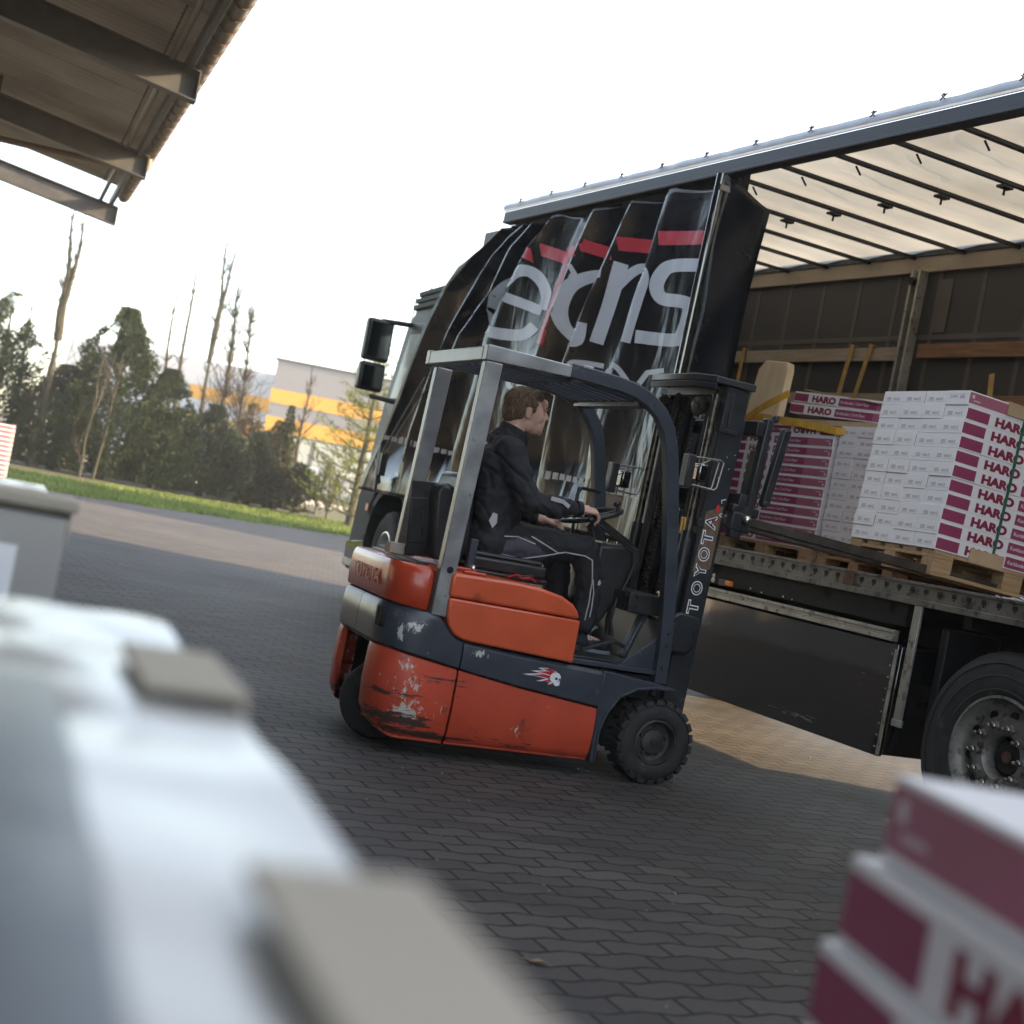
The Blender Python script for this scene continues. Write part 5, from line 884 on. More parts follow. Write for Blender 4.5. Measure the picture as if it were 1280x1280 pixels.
# mast
ms=root('mast',None,None); ms.parent=fk; ms.rotation_euler=(0,R(1.1),0); ms.location=(.035,0,0)
def mp_(b,name,m,bevel=0,smooth=None,**k): return b.done(name,m,ms,bevel,smooth,**k)
for s_,yo in ((1,.135),(-1,W-.135)):
    b=MB(); y0,y1=sorted((yo,yo+.012*s_)); b.box(.0,.135,y0,y1,.12,2.15)
    y0,y1=sorted((yo+.012*s_,yo+.06*s_)); b.box(.0,.014,y0,y1,.12,2.15); b.box(.121,.135,y0,y1,.12,2.15)
    if s_==1:
        b.box(-.0,.10,yo-.012,yo,1.90,1.925); b.box(.03,.045,yo-.008,yo,1.93,2.12); b.box(-.012,.02,yo-.014,yo+.03,1.90,1.95); b.box(-.02,.02,yo-.01,yo+.03,1.38,1.43)
    outer=mp_(b,'outer_mast_channel',mMast,.003)
    b=MB(); y0,y1=sorted((yo+.064*s_,yo+.076*s_)); b.box(.03,.150,y0,y1,.14,2.12); y0,y1=sorted((yo+.076*s_,yo+.115*s_)); b.box(.03,.042,y0,y1,.14,2.12); b.box(.138,.150,y0,y1,.14,2.12); mp_(b,'inner_mast_channel',mMast,.003)
    b=MB(); b.cyl((-.035,yo+.05*s_,.15),(-.035,yo+.05*s_,1.35),.033,18); b.cyl((-.035,yo+.05*s_,1.35),(-.035,yo+.05*s_,2.10),.022,18,1); mp_(b,'lift_cylinder',[mMast,mGrease],smooth=40)
    # chain: many small links
    b=MB(); yc=yo+.15*s_
    for k in range(90): z=.35+k*.019; b.box(.012,.030,yc-.011,yc+.011,z,z+.012)
    mp_(b,'lift_chain',mGrease)
    b=MB(); b.lathe([(.012,-.016),(.038,-.016),(.052,-.012),(.048,-.004),(.048,.004),(.052,.012),(.038,.016),(.012,.016)],28,0,yc,(-.075,2.03)); b.cyl((-.075,yc-.03,2.03),(-.075,yc+.03,2.03),.012,12); 
    for q in range(4): a=PI/2*q+.4; b.bar((-.075,yc,2.03),(-.075+.045*math.cos(a),yc,2.03+.045*math.sin(a)),.02,.008,0,(0,1,0))
    mp_(b,'chain_sheave',mGrease,smooth=30,fix=True)
# hoses running down behind the near channel
b=MB()
for k,(yy,xx) in enumerate(((.205,-.045),(.225,-.05),(.255,-.03),(.62,-.04),(.645,-.045),(.70,-.02))):
    pts=[(xx,yy,.55),(xx-.01,yy,1.0),(xx,yy+.004,1.5),(xx+.004,yy,1.95),(xx+.02,yy,2.10),(xx+.05,yy+.004,2.15),(xx+.075,yy,2.08),(xx+.08,yy,1.7)]
    b.tube(pts,.0105,8)
mp_(b,'hydraulic_hose',mRub,smooth=50)
b=MB()
for yy,xx in ((.205,-.05),(.228,-.055)):
    b.cyl((xx,yy,1.33),(xx,yy,1.42),.0115,6); b.cyl((xx,yy,1.10),(xx,yy,1.14),.0115,6); 
    b.cyl((xx,yy,1.14),(xx,yy,1.33),.006,8); b.cyl((xx,yy,.60),(xx,yy,1.10),.007,8)
mp_(b,'hose_fittings',mBrass)
b=MB()
for yy in (.30,.345,.48,.62):
    for k in range(60): b.cyl((.02,yy,.4+k*.027),(.02,yy,.415+k*.027),.012,6)
mp_(b,'spiral_hose_guard',mBlackP)
for z in (.45,1.0,1.62):
    b=MB(); b.box(.10,.13,.20,W-.20,z,z+.07); mp_(b,'mast_crossmember',mMast,.004)
b=MB(); b.box(-.03,.01,.18,W-.18,.50,.60); b.box(-.02,.02,.19,W-.19,2.10,2.15); b.each('mast_tie_bar',mMast,ms,.004)
# top plate with clipped corners
def plan(b,poly,z0,z1):
    n=len(poly); vs=[(x,y,z0) for x,y in poly]+[(x,y,z1) for x,y in poly]; b.add(vs,[tuple(range(n-1,-1,-1)),tuple(range(n,2*n))]+[(i,(i+1)%n,n+(i+1)%n,n+i) for i in range(n)])
b=MB(); plan(b,[(-.165,.24),(-.085,.125),(.15,.105),(.15,W-.105),(-.085,W-.125),(-.165,W-.24)],2.152,2.19); mp_(b,'mast_top_plate',mMast,.005)
b=MB(); plan(b,[(-.165,.24),(-.085,.125),(-.07,.135),(-.15,.248),(-.15,W-.24),(-.165,W-.24)],2.115,2.150); mp_(b,'top_plate_lip',mMast,.003)
# pivot bracket and rusty sticker remains, lettering reading upward
b=MB(); b.prism([(-.075,.70),(-.085,.88),(-.03,.92),(.09,.905),(.112,.86),(.075,.82),(.10,.76),(.06,.705)],.085,.13); mp_(b,'pivot_bracket',mMast,.012,fix=True)
b=MB(); yT=.1335
b.add([(.012,yT,1.14),(.116,yT,1.17),(.118,yT,1.52),(.02,yT,1.47)],[(0,1,2,3)]); stk=mp_(b,'sticker_residue',mHolePlate)
b=MB(); Tt=[('T',.955),('O',1.06),('Y',1.155),('O',1.245),('T',1.335),('A',1.42)]
for ch,z in Tt:
    b.text(ch,.060,z,.078,.070,yT-.0007,0,.055,-1,PI/2); 
    b.text(ch,.060,z,.066 if ch!='T' else .064,.058,yT-.0014,1,.0,-1,PI/2)
mp_(b,'outlined_lettering',[mWhiteP,mMast])
b=MB(); disc(b,.085,1.50,.011,.022,0,yT-.001); disc(b,.075,1.43,.01,.014,0,yT-.001); b.text('L',.112,1.545,.02,.03,yT-.001,1,.0,-1,-1.2); b.text('c',.112,1.47,.018,.02,yT-.001,1,.0)
for (x,z) in ((.10,1.72),(.075,1.78),(.05,1.66),(.12,1.80)): disc(b,x,z,.0025,.003,1,yT-.001)
mp_(b,'torn_sticker',[mRedT,mWhiteP])
# carriage and forks
cg=root('fork_carriage',None,None); cg.parent=fk; cg.location=(.22,.475,1.50); cg.rotation_euler=(0,R(3.0),0)
def cp(b,name,m,bevel=0,smooth=None,**k): return b.done(name,m,cg,bevel,smooth,**k)
b=MB(); b.box(.0,.05,-.42,.42,.0,.10); b.box(.0,.05,-.42,.42,.42,.50); b.box(-.02,.0,-.30,-.26,-.05,.5); b.box(-.02,.0,.26,.30,-.05,.5); cp(b,'carriage_plate',mMast,.006)
for y in (-.42,.36):
    b=MB(); b.box(.055,.10,y,y+.06,.02,.53); b.box(.10,.135,y+.01,y+.05,.52,.56); b.box(-.03,.14,y,y+.05,-.01,.04); cp(b,'backrest_post',mMast,.01)
    b=MB(); b.bar((.165,y+.02,.07),(.195,y+.02,.50),.05,.045,0,(0,1,0)); b.cyl((.165,y-.006,.08),(.165,y+.05,.08),.018,14); b.cyl((.19,y-.006,.48),(.19,y+.05,.48),.018,14); cp(b,'side_shift_link',mMast,.008)
    b=MB(); b.ell((.06,y-.02,-.03),(.025,.025,.025)); cp(b,'grease_ball',mChrome,smooth=50)
    b=MB(); b.box(-.02,.10,y-.005,y+.06,-.10,.0); b.box(-.01,.06,y,y+.05,-.14,-.08); cp(b,'carriage_bracket',mMast,.008)
for y in (-.36,.14):
    b=MB(); b.prism([(.10,.36),(.10,-.055),(1.2,-.055),(2.25,-.035),(2.25,-.025),(1.2,-.012),(.145,-.008),(.145,.36)],y,y+.12)
    fkk=cp(b,'fork',mFork,.006,fix=True)
    b=MB(); b.box(.42,2.2,y-.004,y+.124,-.0105,-.004) ; b.box(.42,2.2,y-.004,y-.0005,-.052,-.010); b.done('fork_sleeve',mFork,fkk)
# floor, dash, seat, wheel, levers
b=MB(); b.box(-.60,-.10,.02,W-.02,.575,.60); b.box(-.60,-.30,.06,.5,.60,.612,1); b.prism([(-.30,.60),(-.02,.60),(-.02,.80),(-.08,.79)],.05,.065); b.prism([(-.30,.60),(-.02,.60),(-.02,.80),(-.08,.79)],W-.065,W-.05); fp(b,'floor_plate',[mDark,mMast],.003)
b=MB(); b.box(-.08,-.0,.07,W-.07,.58,.86); b.bar((-.20,.24,.62),(-.10,.26,.88),.03,.07,0,(0,1,0)); fp(b,'front_cowl',mDark,.01)
b=MB(); b.box(-.26,-.02,.15,W-.2,.872,.975); b.box(-.245,-.235,.16,.2,.9,.95); cwl=fp(b,'cowl_cover',mBlackP,.022,seg=3)
b=MB()
for (y,z) in ((.20,.90),(.20,.955),(.72,.9)): b.cyl((-.265,y,z),(-.255,y,z),.010,10)
for (x,z) in ((-.22,.90),(-.22,.955),(-.05,.90),(-.05,.955)): b.cyl((x,.147,z),(x,.152,z),.008,10)
fp(b,'cover_screws',mChassis,parent=cwl)
b=MB(); b.prism([(-.40,1.19),(-.17,1.215),(-.14,1.13),(-.20,.98),(-.30,.78),(-.40,.76),(-.40,.95)],.34,.64); ds=fp(b,'dashboard',mBlackP,.02,fix=True)
b=MB(); b.box(-.38,-.20,.36,.62,1.198,1.208,0); b.cyl((-.33,.40,1.205),(-.33,.40,1.225),.013,12,1); b.cyl((-.26,.42,1.205),(-.26,.42,1.22),.013,12,1); b.box(-.404,-.400,.40,.58,1.05,1.15,1)
b.ell((-.35,.338,1.02),(.014,.006,.014),1,n=10); b.ell((-.35,.338,.96),(.014,.006,.014),1,n=10); fp(b,'dash_panel',[mAlu,mGlossPanel],parent=ds)
b=MB(); b.bar((-.24,.49,1.0),(-.40,.49,1.30),.06,.06); fp(b,'steering_column',mBlackP,.015)
sw=root('steering_wheel',None,None); sw.parent=fk; sw.location=(-.425,.46,1.335); sw.rotation_euler=(0,R(-20),0)
b=MB(); N=40; b.tube([(.165*math.cos(2*PI*i/N),.165*math.sin(2*PI*i/N),0) for i in range(N+1)],.0135,10); b.done('rim',mBlackP,sw,smooth=60)
b=MB()
for a in (0,2.1,4.2): b.bar((0,0,-.012),(.16*math.cos(a),.16*math.sin(a),0),.026,.008)
b.cyl((0,0,-.02),(0,0,.012),.04,18); b.done('spokes',mGrease,sw,.002)
b=MB(); b.cyl((.10,-.13,.01),(.10,-.13,.045),.012,10); b.ell((.10,-.13,.055),(.022,.022,.018)); b.done('spinner_knob',mBlackP,sw,smooth=40)
for k,(y,ex,dz) in enumerate(((.30,.0,0),(.345,.035,.01),(.39,.07,.02))):
    b=MB(); b.tube([(-.50+ex,y-.03,1.305+dz),(-.42+ex,y-.02,1.275+dz),(-.28+ex,y,1.215+dz),(-.215+ex,y,1.175+dz),(-.195+ex,y,1.12),(-.21+ex*.7,y,1.04),(-.26+ex*.4,y,.90),(-.27+ex*.3,y,.80),(-.24,y,.72)],.0085,10)
    b.ell((-.51+ex,y-.03,1.312+dz),(.026,.019,.019)); fp(b,'control_lever',mBlackP,smooth=50)
b=MB(); b.bar((-.49,.30,.625),(-.42,.30,.63),.07,.03); b.bar((-.44,.24,.63),(-.28,.22,.70),.045,.02) ; b.bar((-.28,.22,.70),(-.2,.22,.68),.02,.02); b.bar((-.35,.50,.66),(-.25,.50,.74),.10,.012); b.bar((-.35,.66,.66),(-.25,.66,.74),.10,.012); b.each('foot_pedal',mMast,fk,.004)
b=MB(); b.tube([(-.335,W-.085,1.48),(-.345,W-.11,1.44),(-.335,W-.11,1.22),(-.20,W-.1,1.20)],.010,8); b.tube([(-.20,W-.09,1.48),(-.33,W-.11,1.48)],.010,8); b.tube([(-.33,W-.11,1.48),(-.35,W-.11,1.44),(-.335,W-.11,1.24)],.010,8); fp(b,'grab_handle',mBlackP,smooth=50)
b=MB(); b.box(-1.16,-.72,.23,.73,.955,1.02); b.box(-1.18,-.70,.24,.72,.925,.957); st=fp(b,'seat_cushion',mVinyl,.035,seg=4)
b=MB(); b.box(-1.14,-.74,.255,.70,1.018,1.045); fp(b,'seat_pad',mVinyl,.02,seg=3,parent=st)
b=MB(); b.prism([(-1.215,.98),(-1.12,.98),(-1.165,1.39),(-1.205,1.425),(-1.245,1.41),(-1.27,1.30)],.33,.66); fp(b,'seat_back',mVinyl,.035,seg=4,fix=True)
b=MB(); b.prism([(-1.31,.955),(-1.22,.955),(-1.255,1.30),(-1.275,1.345),(-1.335,1.345),(-1.355,1.30)],.36,.60); sb_=fp(b,'seat_back_shell',mBlackP,.02,seg=3,fix=True)
b=MB(); b.bar((-1.334,.48,1.02),(-1.362,.48,1.26),.17,.02,0,(0,1,0)); b.bar((-1.324,.48,1.06),(-1.352,.48,1.20),.06,.03,0,(0,1,0)); fp(b,'shell_plate',mVinyl,.008,parent=sb_)
b=MB(); b.bar((-1.30,.48,.96),(-1.335,.48,1.345),.245,.012,0,(0,1,0)); fp(b,'shell_seam',mVinyl,.004,parent=sb_)
b=MB(); b.box(-1.10,-.80,.3,.66,.93,.95); b.box(-.77,-.73,.25,.27,.93,1.0); b.box(-1.17,-1.13,.22,.25,.95,1.10); b.ell((-1.14,.21,.955),(.018,.018,.018),1,n=10); fp(b,'seat_bracket',[mDark,mChrome],.006)
b=MB(); 
b.tube([(-.98,.12,.945),(-.94,.10,.965),(-.90,.12,.95),(-.87,.10,.962),(-.82,.13,.945)],.005,6,0); b.tube([(-.99,.14,.945),(-.93,.12,.955),(-.85,.12,.968),(-.80,.14,.945)],.006,6,1)
fp(b,'tangled_cable',[mRedT,mMast])
def worklight(parent,x,y,z):
    b=MB(); b.box(x-.0,x+.045,y-.01,y+.06,z-.09,z+.085); wl=b.done('work_light',mBlackP,parent,.006)
    b=MB(); b.tube([(x+.045,y+.0,z+.075),(x+.19,y+.0,z+.085),(x+.215,y+.0,z+.075),(x+.20,y+.0,z-.06),(x+.185,y+.0,z-.075),(x+.05,y+.0,z-.07)],.0045,6)
    b.tube([(x+.045,y+.05,z+.075),(x+.19,y+.05,z+.085),(x+.215,y+.05,z+.075),(x+.20,y+.05,z-.06),(x+.185,y+.05,z-.075),(x+.05,y+.05,z-.07)],.0045,6)
    b.tube([(x+.05,y,z+.02),(x+.13,y,z+.075)],.004,6); b.done('wire_guard',mAlu,wl,smooth=50)
    b=MB(); b.box(x+.07,x+.13,y-.01,y+.07,z-.05,z+.05); b.done('lamp_housing',mGlossPanel,wl,.012)
worklight(fk,-.155,.01,1.66); worklight(fk,-.155,W-.09,1.58)
b=MB(); b.box(-1.50,-1.36,.50,.58,.945,1.0); o=b.done('cardboard_block',mKraftP,bevel=.003); o.matrix_world=FM; tag(o,'small beige cardboard block lying on the forklift counterweight behind the seat','cardboard block')
# ---------------------------------------------------------------- driver
def cap(b,p,q,r0,r1,n=14):
    p=Vector(p);q=Vector(q); b.ell(p,(r0,)*3,n=n); b.ell(q,(r1,)*3,n=n); b.tube([p,q],[r0,r1],n)
def remesh(b,name,m,vox,smooth=4,parent=None,disp=None,fac=.5):
    t=b.done('tmp',m,fix=True); mo=t.modifiers.new('r','REMESH'); mo.mode='VOXEL'; mo.voxel_size=vox; mo.use_smooth_shade=True
    dg=bpy.context.evaluated_depsgraph_get(); dg.update(); me=bpy.data.meshes.new_from_object(t.evaluated_get(dg)); bpy.data.objects.remove(t)
    bm=bmesh.new(); bm.from_mesh(me)
    for _ in range(smooth): bmesh.ops.smooth_vert(bm,verts=bm.verts,factor=fac,use_axis_x=True,use_axis_y=True,use_axis_z=True)
    bm.normal_update()
    if disp:
        mv=[(v,v.normal*disp(v.co)) for v in bm.verts]
        for v,dv in mv: v.co+=dv
        bmesh.ops.smooth_vert(bm,verts=bm.verts,factor=.5,use_axis_x=True,use_axis_y=True,use_axis_z=True)
    bm.to_mesh(me); bm.free(); me.name=name
    me.materials.clear(); 
    for x in (m if isinstance(m,(list,tuple)) else [m]): me.materials.append(x)
    me.shade_smooth(); o=bpy.data.objects.new(name,me); COL.objects.link(o)
    if parent: o.parent=parent
    return o
HY=.47
b=MB()
# skull, face, jaw
b.ell((-.932,HY,1.832),(.100,.074,.092),n=24); b.ell((-.878,HY,1.790),(.070,.062,.088),n=24); b.ell((-.858,HY,1.735),(.060,.050,.045),n=20); b.ell((-.826,HY,1.712),(.028,.026,.020),n=16)
b.ell((-.90,HY-.030,1.742),(.050,.028,.042),n=16); b.ell((-.90,HY+.030,1.742),(.050,.028,.042),n=16); b.ell((-.835,HY,1.750),(.036,.040,.034),n=16)
b.ell((-.822,HY,1.862),(.022,.050,.030),n=16)            # forehead
b.ell((-.812,HY,1.836),(.016,.048,.010),n=14)            # brow
cap(b,(-.806,HY,1.826),(-.788,HY,1.796),.009,.0125); b.ell((-.785,HY,1.792),(.014,.011,.010),n=12)   # nose
for s_ in (-1,1): b.ell((-.797,HY+.010*s_,1.788),(.009,.007,.007),n=10); b.ell((-.84,HY+.036*s_,1.787),(.022,.020,.026),n=14)
b.ell((-.812,HY,1.772),(.020,.024,.016),n=14); b.ell((-.806,HY,1.757),(.012,.022,.0075),n=12); b.ell((-.808,HY,1.744),(.012,.020,.0075),n=12)
for s_ in (-1,1):   # ears
    b.ell((-.925,HY+.077*s_,1.797),(.020,.010,.031),rot=Euler((0,R(12),0)),n=16); b.ell((-.918,HY+.079*s_,1.775),(.011,.007,.012),n=12)
cap(b,(-.945,HY,1.76),(-.985,HY,1.62),.058,.062)
# torso and limbs under the clothes
cap(b,(-1.02,HY,1.52),(-.99,HY,1.12),.12,.12); cap(b,(-1.02,.30,1.56),(-1.02,.64,1.56),.065,.065)
cap(b,(-1.01,.29,1.56),(-.895,.235,1.335),.048,.040); cap(b,(-.895,.235,1.335),(-.585,.265,1.352),.038,.024)
cap(b,(-1.01,.65,1.56),(-.93,.70,1.32),.048,.040); cap(b,(-.93,.70,1.32),(-.66,.60,1.262),.038,.024)
cap(b,(-.98,.38,1.10),(-.50,.37,1.13),.075,.055); cap(b,(-.49,.36,1.13),(-.41,.355,1.0),.045,.042); cap(b,(-.41,.355,1.0),(-.40,.355,.72),.042,.035)
cap(b,(-.98,.56,1.10),(-.52,.60,1.13),.075,.055); cap(b,(-.53,.60,1.13),(-.46,.60,.72),.045,.035)
cap(b,(-.44,.36,.69),(-.30,.35,.665),.03,.024); cap(b,(-.46,.60,.69),(-.32,.60,.665),.03,.024)
def hand(b,w,d,up,side,grip):   # w wrist, d forward dir, up back-of-hand normal, side toward the thumb
    w=Vector(w); d=Vector(d).normalized(); up=Vector(up).normalized(); side=Vector(side).normalized()
    cap(b,w-d*.01,w+d*.025,.024,.026)
    for k in range(4):
        o=(k-1.5)*.0185; base=w+d*(.018)+side*(-o)*.6; kn=w+d*(.083-.004*abs(k-1.3))+side*(-o)
        cap(b,base,kn,.0135,.0105,10)
        ln=(.040,.044,.041,.032)[k]; a1,a2,a3=grip[0]+k*grip[3],grip[1],grip[2]
        p=kn; an=0; 
        for L_,da,r_ in ((ln,a1,.0095),(ln*.62,a2,.0088),(ln*.5,a3,.0080)):
            an+=da; q=p+(d*math.cos(an)-up*math.sin(an))*L_; cap(b,p,q,r_,r_*.93,10); p=q
    t0=w+d*.022+side*.018-up*.006; t1=t0+d*.032+side*.022-up*.012; t2=t1+d*.030-up*.010+side*.002; t3=t2+d*.018-up*.012-side*.004
    cap(b,t0,t1,.0135,.0115,10); cap(b,t1,t2,.0110,.0098,10); cap(b,t2,t3,.0098,.0085,10)
hand(b,(-.575,.265,1.355),(.98,-.02,.02),(-.02,-.35,.94),(0,.94,.35),(.75,.75,.5,.06))
hand(b,(-.655,.60,1.262),(.97,-.15,.06),(-.06,.15,.98),(0,-.98,.1),(.55,.65,.4,.05))
person=remesh(b,'person',mSkin,.0045,3); person.matrix_world=FM
tag(person,'man in black work jacket driving the forklift, one hand on the levers','person')
# face colours: lips, eyes, brows
b=MB(); b.ell((-.799,HY,1.7530),(.006,.017,.0032),n=12); b.ell((-.801,HY,1.7465),(.0055,.015,.0032),n=12); b.done('lips',mLip,person,smooth=60)
for s_ in (-1,1):
    b=MB(); b.ell((-.8255,HY+.029*s_,1.818),(.0095,.010,.0050),n=12); b.done('eye',mEyeW,person,smooth=60)
    b=MB(); b.ell((-.8185,HY+.028*s_,1.818),(.0045,.0055,.0048),n=10); b.done('iris',mEyeD,person,smooth=60)
    b=MB(); b.ell((-.812,HY+.032*s_,1.842),(.010,.020,.0042),n=12); b.done('eyebrow',mHair,person,smooth=60)
b=MB(); b.ell((-.945,HY,1.848),(.099,.0785,.087),n=28); b.ell((-.985,HY,1.795),(.058,.066,.07),n=20); b.ell((-.878,HY,1.893),(.052,.062,.034),n=20); b.ell((-.858,HY,1.895),(.020,.052,.014),n=16)
for s_ in (-1,1): b.ell((-.915,HY+.066*s_,1.848),(.040,.016,.035),n=14); b.ell((-.893,HY+.071*s_,1.823),(.012,.008,.022),n=10); b.ell((-.965,HY+.062*s_,1.80),(.028,.02,.05),n=12)
hair=remesh(b,'hair',mHair,.0045,2,person,lambda c:.0055*noise.noise(c*120)+.004*noise.noise(Vector((c.x*60,c.y*60,c.z*18))))
# jacket
b=MB()
cap(b,(-1.035,.40,1.50),(-1.0,.40,1.10),.125,.125); cap(b,(-1.035,.54,1.50),(-1.0,.54,1.10),.125,.125); cap(b,(-.97,.47,1.45),(-.95,.47,1.12),.13,.13)
cap(b,(-1.03,.30,1.575),(-1.03,.64,1.575),.082,.082); cap(b,(-1.08,.36,1.50),(-1.08,.58,1.50),.095,.095)
cap(b,(-.985,.47,1.64),(-1.0,.47,1.60),.085,.11)
cap(b,(-1.02,.285,1.565),(-.905,.225,1.335),.084,.068); cap(b,(-.905,.225,1.335),(-.72,.245,1.335),.066,.056); cap(b,(-.72,.245,1.335),(-.60,.265,1.350),.056,.042)
cap(b,(-1.02,.66,1.565),(-.94,.71,1.31),.084,.068); cap(b,(-.94,.71,1.31),(-.70,.61,1.268),.064,.044)
cap(b,(-1.03,.34,1.09),(-1.03,.60,1.09),.10,.10); b.ell((-.93,.47,1.10),(.13,.19,.06),n=20)
def jd(c):
    f=.010*noise.noise(Vector((c.x*9,c.y*9,c.z*14)))+.006*noise.noise(Vector((c.x*22,c.y*20,c.z*30)))
    f-=.010*max(0,1-abs(noise.noise(Vector((c.x*7+3,c.y*7,c.z*11+c.x*9)))*6)); return f
jk=remesh(b,'jacket',mJacket,.0075,4,person,jd)
b=MB(); N=30
for (rad,z0,z1,dx) in ((.082,1.60,1.715,0),):
    vs=[];fs=[]
    for i in range(N):
        a=2*PI*i/N; 
        for (rr,zz) in ((rad+.012,z0),(rad,z1),(rad-.010,z1+.003),(rad-.018,z0+.01)):
            fr=.5+.5*math.cos(a); vs.append((-.972+rr*1.02*math.cos(a)+.012*((zz-1.6)/.07),HY+rr*.92*math.sin(a),zz-.035*fr+.02*(1-fr)))
    for i in range(N):
        for k in range(4): fs.append((i*4+k,((i+1)%N)*4+k,((i+1)%N)*4+(k+1)%4,i*4+(k+1)%4))
    b.add(vs,fs)
cl_=b.done('collar',mJacket,jk,smooth=60,fix=True); sm=cl_.modifiers.new('s','SUBSURF'); sm.levels=1; sm.render_levels=1
b=MB(); b.tube([(-.615,.262,1.350),(-.585,.266,1.353)],[.045,.043],18); b.tube([(-.70,.61,1.268),(-.675,.604,1.265)],[.045,.043],18); b.each('cuff',mJacket,jk,.004,smooth=40)
b=MB(); b.bar((-.80,.183,1.378),(-.72,.190,1.372),.004,.022,0); b.bar((-.72,.190,1.370),(-.685,.196,1.352),.004,.020,0)
b.add([(-1.085,.258,1.205),(-1.06,.254,1.17),(-1.04,.254,1.20),(-1.045,.256,1.245),(-1.07,.258,1.25)],[(0,1,2,3,4)]); b.each('reflective_patch',mPipe,jk)
# trousers
b=MB()
cap(b,(-1.0,.40,1.09),(-1.0,.54,1.09),.12,.12); 
cap(b,(-.99,.37,1.095),(-.70,.365,1.135),.105,.094); cap(b,(-.70,.365,1.135),(-.475,.355,1.145),.094,.078); cap(b,(-.475,.355,1.145),(-.405,.355,.95),.080,.074); cap(b,(-.405,.355,.95),(-.40,.355,.755),.072,.068)
cap(b,(-.99,.57,1.095),(-.53,.60,1.145),.105,.08); cap(b,(-.53,.60,1.145),(-.45,.60,.76),.080,.068)
tro=remesh(b,'trousers',[mTrs,mTrsG],.0075,4,person,lambda c:.008*noise.noise(Vector((c.x*13,c.y*10,c.z*10)))+.005*noise.noise(Vector((c.x*28,c.y*20,c.z*24)))-.006*max(0,1-abs(noise.noise(Vector((c.x*12+3,c.y*7,c.z*8)))*6)))
for p in tro.data.polygons:
    c_=p.center
    if c_.y<.37 and -1.12<c_.x<-.70 and c_.z<1.075+.14*max(0,(c_.x+1.1)/.42)-(.0 if c_.x<-.85 else (c_.x+.85)*.9) and c_.z>1.0+(0 if c_.x<-.8 else (c_.x+.8)*.8): p.material_index=1
from mathutils.bvhtree import BVHTree
bv=BVHTree.FromPolygons([v.co.copy() for v in tro.data.vertices],[tuple(p.vertices) for p in tro.data.polygons])
def onleg(x,z):
    h=bv.ray_cast(Vector((x,-.5,z)),Vector((0,1,0))); return (x,(h[0].y-.003) if h[0] else .27,z)
def piping(L_,r=.0035):
    b=MB(); pts=[]
    for (xa,za),(xc,zc) in zip(L_,L_[1:]):
        for q in range(6): pts.append(onleg(xa+(xc-xa)*q/6,za+(zc-za)*q/6))
    pts.append(onleg(*L_[-1])); b.tube(pts,r,6); return b
for L_ in ([(-1.08,1.035),(-.95,1.045),(-.85,1.04),(-.74,1.075),(-.62,1.115),(-.50,1.115),(-.455,1.10)],[(-.455,1.10),(-.43,.98),(-.42,.88),(-.425,.78)],[(-.43,1.0),(-.405,.93),(-.40,.80)],[(-.98,1.14),(-.90,1.15),(-.80,1.13)],[(-.82,1.165),(-.73,1.13),(-.66,1.105),(-.63,1.11)]):
    piping(L_).done('piping',mPipe,tro,smooth=60)
b=MB()
for (x,z,w_,mi) in ((-.905,1.022,.022,0),(-.872,1.022,.016,0),(-.85,1.016,.03,0),(-.88,1.004,.07,1)):
    p=onleg(x,z); b.box(x-w_/2,x+w_/2,p[1]-.002,p[1]+.004,z-.005,z+.005,mi)
b.done('small_logo_tag',[mLime,mRedT],tro)
b=MB(); p=onleg(-.43,.985); x,y,z=-.385,onleg(-.385,.99)[1],.99; b.box(x-.004,x+.004,y-.002,y+.003,z-.014,z+.014); b.box(x-.010,x+.010,y-.003,y+.002,z-.004,z+.004); b.box(x-.008,x+.008,y-.0035,y+.001,z-.014,z-.009); b.done('ankle_logo',mPipe,tro)
for (x,y) in ((-.40,.355),(-.45,.60)):
    b=MB(); b.ell((x+.0,y,.665),(.052,.042,.040),n=18); b.ell((x+.085,y,.655),(.085,.044,.032),n=18); cap(b,(x-.005,y,.70),(x,y,.665),.040,.04)
    b.ell((x+.12,y,.648),(.062,.046,.026),n=16)
    sh=remesh(b,'shoe',mShoe,.006,3,person)
    b=MB(); n_=24; pl=[(x+.065+.125*math.cos(2*PI*i/n_),y+(.046+.006*math.cos(2*PI*i/n_))*math.sin(2*PI*i/n_)) for i in range(n_)]; plan(b,pl,.612,.632); b.done('sole',mSole,sh,.004)
    b=MB()
    for k in range(4): b.tube([(x+.045+.018*k,y-.034,.684-.004*k),(x+.05+.018*k,y,.700-.006*k),(x+.045+.018*k,y+.034,.684-.004*k)],.003,6)
    b.done('laces',mLace,sh,smooth=60)
